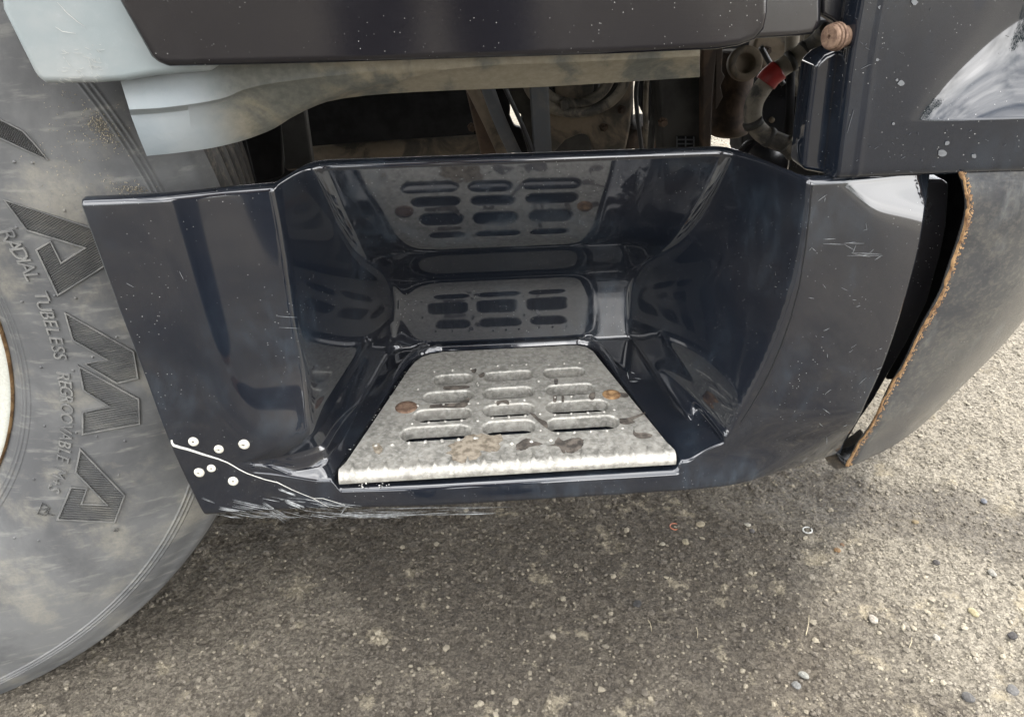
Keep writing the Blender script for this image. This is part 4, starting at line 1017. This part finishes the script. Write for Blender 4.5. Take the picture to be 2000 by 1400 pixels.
for i, (x, y, r, c, e, lb) in enumerate([
    (110, 862, .0060, (.05, .047, .045), 1.1, 'dark grey stone at the bottom centre of the oily ground'),
    (1800, 355, .0052, (.20, .21, .24), 1.2, 'bluish grey stone in the dark band at the right'),
    (1085, 596, .0046, (.26, .15, .06), 1.1, 'rust brown round stone below the white ring'),
    (1110, 565, .0036, (.20, .11, .05), 1.0, 'smaller rust brown stone just behind the round brown one'),
    (670, 497, .0046, (.10, .09, .085), 1.0, 'small dark stone between the orange ring and the white ring'),
    (420, 465, .0062, (.42, .36, .25), 1.2, 'sandy flat stone just right of the orange ring'),
    (345, 560, .0052, (.36, .31, .21), 1.1, 'tan flat stone below the orange ring'),
    (235, 562, .0040, (.46, .42, .32), 1.1, 'tiny cream stone left below the orange ring'),
    (925, 1200, .0066, (.36, .36, .32), .7, 'pale angular stone near the bottom edge of the ground'),
    (885, 1255, .0050, (.22, .22, .21), 1.2, 'grey stone just below the pale angular stone'),
    (1940, 1012, .0058, (.055, .05, .048), 1.1, 'dark round stone at the far right edge of the ground'),
    (1750, 900, .0056, (.50, .43, .25), 1.5, 'yellowish flat stone at the right of the ground'),
    (1575, 1010, .0050, (.52, .49, .42), .9, 'white stone in the pale gravel at the lower right'),
    (1262, 925, .0056, (.50, .45, .38), 1.4, 'pale flat stone right of the tall straw'),
    (1570, 655, .0048, (.09, .08, .075), 1.1, 'dark stone at the right inside the oily ground'),
    (1945, 1265, .0072, (.16, .155, .15), 1.2, 'grey stone at the lower right corner of the ground'),
    (1725, 1310, .0066, (.12, .115, .11), 1.2, 'dark grey stone at the bottom right of the ground'),
    (1470, 452, .0044, (.28, .21, .11), 1.3, 'ochre stone beyond the white ring'),
    (1840, 705, .0052, (.40, .38, .33), 1.4, 'pale stone at the right edge of the oily ground'),
    (650, 467, .0040, (.50, .47, .38), 1.3, 'tiny white chip behind the small dark stone')]):
    pebble(*Z8(x, y), r, c, lb, .55, i+1, ang=i*1.3, elong=e, group=grp)
# rubber ring, white ring
def torus(name, px, py, R, r, mat, label, tilt=(0, 0, 1), sq=1.0, gap=0):
    c = Vector(atz(px, py, .003)); n_ = 40; vs = []; fs = []; k = n_-gap
    a = Vector(tilt).orthogonal().normalized(); b = Vector(tilt).normalized().cross(a)
    for i in range(n_):
        t = 2*pi*i/n_; d = a*cos(t)+b*sin(t)*sq
        for j in range(8): u = 2*pi*j/8; vs.append(d*(R+r*cos(u))+Vector((0, 0, r*sin(u))))
    for i in range(k):
        for j in range(8): fs.append((i*8+j, ((i+1) % n_)*8+j, ((i+1) % n_)*8+(j+1) % 8, i*8+(j+1) % 8))
    o = mesh(name, vs, fs, mat, None); o.location = c; tag(o, label, 'ring'); return o
torus('rubber_ring', *Z8(295, 470), .0072, .0009, flat('orange_rubber', (.40, .15, .085), .6, var=.3), 'thin orange rubber ring lying on the oily ground below the step', (.05, 0, 1))
torus('plastic_ring', *Z8(943, 487), .0072, .0013, flat('pale_plastic', (.40, .40, .37), .5, var=.4, sc=300), 'whitish plastic ring lying on the oily ground below the bumper', (0, .05, 1), .9, 3)
for i, (a, b, lb) in enumerate([((935, 1000), (948, 912), 'upright pale straw stalk near the middle of the lower right ground'), ((165, 925), (180, 990), 'short thin straw stalk left of the others on the ground'), ((400, 962), (404, 1022), 'small thin straw stalk between the two longer stalks'), ((1440, 1060), (1448, 1020), 'tiny straw stalk at the right of the ground')]):
    p = atz(*Z8(*a), .004); q = atz(*Z8(*b), .004); q = q+np.array([0, 0, .004])
    o = tube('straw_stalk', [p-p, (q-p)*.5+np.array([.001, 0, .0012]), q-p], lambda t: .0006*(1.1-t*.6), m_straw, None, seg=6); o.location = p; tag(o, lb, 'straw', 'dry straw stalks on the ground')

# ------------------------------------------------------------------ the photographer, standing outside the frame, mirrored in the black paint
def limbs(name, verts, edges, mat, parent, sub=2, root=0):
    me = bpy.data.meshes.new(name); me.from_pydata([v[:3] for v in verts], edges, []); o = link(name, me, mat, parent)
    sk = o.modifiers.new('skin', 'SKIN'); sk.use_smooth_shade = True; sd = o.modifiers.new('sub', 'SUBSURF'); sd.levels = sd.render_levels = sub
    for v, d in zip(verts, me.skin_vertices[0].data): d.radius = (v[3], v[4] if len(v) > 4 else v[3])
    me.skin_vertices[0].data[root].use_root = True
    return o
per = bpy.data.objects.new('person', None); COL.objects.link(per); per.location = (-.03, -1.02, 0)
tag(per, 'person in a dark jacket and trousers taking the picture, seen mirrored in the black door', 'person')
m_coat = flat('dark_jacket_cloth', (.022, .024, .032), .8, var=.4, sc=60); m_trou = flat('dark_trousers_cloth', (.030, .033, .045), .85, var=.3, sc=60); m_skin = flat('skin', (.42, .25, .17), .5, var=.1); m_shoe = flat('black_shoe_leather', (.015, .013, .012), .4); m_hair = flat('brown_hair', (.035, .022, .014), .6)
body = limbs('body', [(0, 0, .94, .165, .11), (0, 0, 1.10, .15, .105), (0, .01, 1.28, .18, .12), (0, .0, 1.43, .13, .09), (0, .01, 1.52, .055), (0, .03, 1.60, .058, .065), (0, .045, 1.68, .078, .092), (0, .035, 1.75, .05, .06),
    (.19, .0, 1.41, .062), (.24, .08, 1.14, .05), (.10, .30, .98, .036), (.055, .36, .93, .026), (-.19, .0, 1.41, .062), (-.24, .08, 1.14, .05), (-.10, .30, .98, .036), (-.055, .36, .93, .026),
    (.10, 0, .86, .095), (.115, .02, .48, .062), (.12, -.02, .09, .042), (-.10, 0, .86, .095), (-.115, .02, .48, .062), (-.12, -.02, .09, .042)],
    [(0, 1), (1, 2), (2, 3), (3, 4), (4, 5), (5, 6), (6, 7), (3, 8), (8, 9), (9, 10), (10, 11), (3, 12), (12, 13), (13, 14), (14, 15), (0, 16), (16, 17), (17, 18), (0, 19), (19, 20), (20, 21)], m_skin, per)
limbs('trousers', [(0, 0, .96, .175, .12), (.10, 0, .85, .108), (.116, .02, .48, .075), (.12, -.015, .11, .068), (-.10, 0, .85, .108), (-.116, .02, .48, .075), (-.12, -.015, .11, .068)], [(0, 1), (1, 2), (2, 3), (0, 4), (4, 5), (5, 6)], m_trou, per)
limbs('jacket', [(0, 0, .90, .185, .13), (0, 0, 1.10, .168, .12), (0, .01, 1.28, .195, .135), (0, .0, 1.44, .13, .10), (.20, .0, 1.41, .075), (.245, .08, 1.14, .062), (.12, .28, .995, .048), (-.20, .0, 1.41, .075), (-.245, .08, 1.14, .062), (-.12, .28, .995, .048)], [(0, 1), (1, 2), (2, 3), (3, 4), (4, 5), (5, 6), (3, 7), (7, 8), (8, 9)], m_coat, per)
for sx in (1, -1):
    limbs('shoe', [(.12*sx, -.05, .045, .045, .045), (.125*sx, .06, .045, .045, .04), (.13*sx, .16, .035, .042, .032)], [(0, 1), (1, 2)], m_shoe, per)
    hv = [(.050*sx, .365, .925, .022, .014), (.045*sx, .385, .90, .026, .013)]; he = [(0, 1)]
    for k, L_ in enumerate((.040, .048, .046, .036)):
        b = len(hv); hv += [((.050-.004*k)*sx, .375, .89-.016*k, .0085), ((.026)*sx, .392, .885-.016*k, .0078), ((.026-L_*.5)*sx, .385, .883-.016*k, .0068)]; he += [(1, b), (b, b+1), (b+1, b+2)]
    b = len(hv); hv += [(.040*sx, .36, .915, .0095), (.022*sx, .345, .905, .0085), (.008*sx, .348, .895, .0075)]; he += [(0, b), (b, b+1), (b+1, b+2)]
    limbs('hand', hv, he, m_skin, per, 1)
    vs, fs = lathe([(0, .004), (.009, .003), (.013, 0), (.011, -.004), (0, -.006)], 12, (.030*sx, .125, 1.69), (0, 1, 0)); mesh('eye', vs, fs, m_rivet, per)
    vs, fs = lathe([(0, .008), (.016, .006), (.026, 0), (.018, -.008), (0, -.01)], 14, (.083*sx, .04, 1.675), (sx, .1, 0)); mesh('ear', vs, fs, m_skin, per)
limbs('nose', [(0, .125, 1.695, .010), (0, .145, 1.665, .014), (0, .128, 1.655, .012)], [(0, 1), (1, 2)], m_skin, per, 1)
limbs('mouth', [(-.022, .122, 1.63, .005), (0, .130, 1.632, .007), (.022, .122, 1.63, .005)], [(0, 1), (1, 2)], flat('lips', (.30, .12, .10), .5), per, 1)
limbs('hair', [(0, -.005, 1.66, .080, .06), (0, .01, 1.73, .092, .10), (0, .035, 1.775, .075, .09)], [(0, 1), (1, 2)], m_hair, per)

# clipped hedge far behind the photographer, seen only as a strip in the glossy paint
n = 9000; hc = np.stack([rng.uniform(-16, 16, n), -15+rng.normal(0, .55, n), rng.uniform(0.05, 1, n)**.8*2.3], -1); hc[:, 2] *= 1+.18*np.sin(hc[:, 0]*.9)+.1*np.sin(hc[:, 0]*2.7)
a = rng.normal(size=(n, 3)); a /= np.linalg.norm(a, axis=1)[:, None]; b = np.cross(a, rng.normal(size=(n, 3))); b /= np.linalg.norm(b, axis=1)[:, None]; sz = rng.uniform(.06, .15, n)[:, None]
V = np.stack([hc-a*sz, hc+b*sz*.6, hc+a*sz, hc-b*sz*.6], 1).reshape(-1, 3)
hm = bpy.data.meshes.new('hedge'); hm.from_pydata(V.tolist(), [], np.arange(n*4).reshape(-1, 4).tolist())
hg = link('hedge', hm, flat('hedge_leaves', (.06, .10, .03), .6, var=.5, sc=3), smooth=False); tag(hg, 'long green clipped hedge, mirrored as a thin strip in the glossy corner panel', 'hedge')
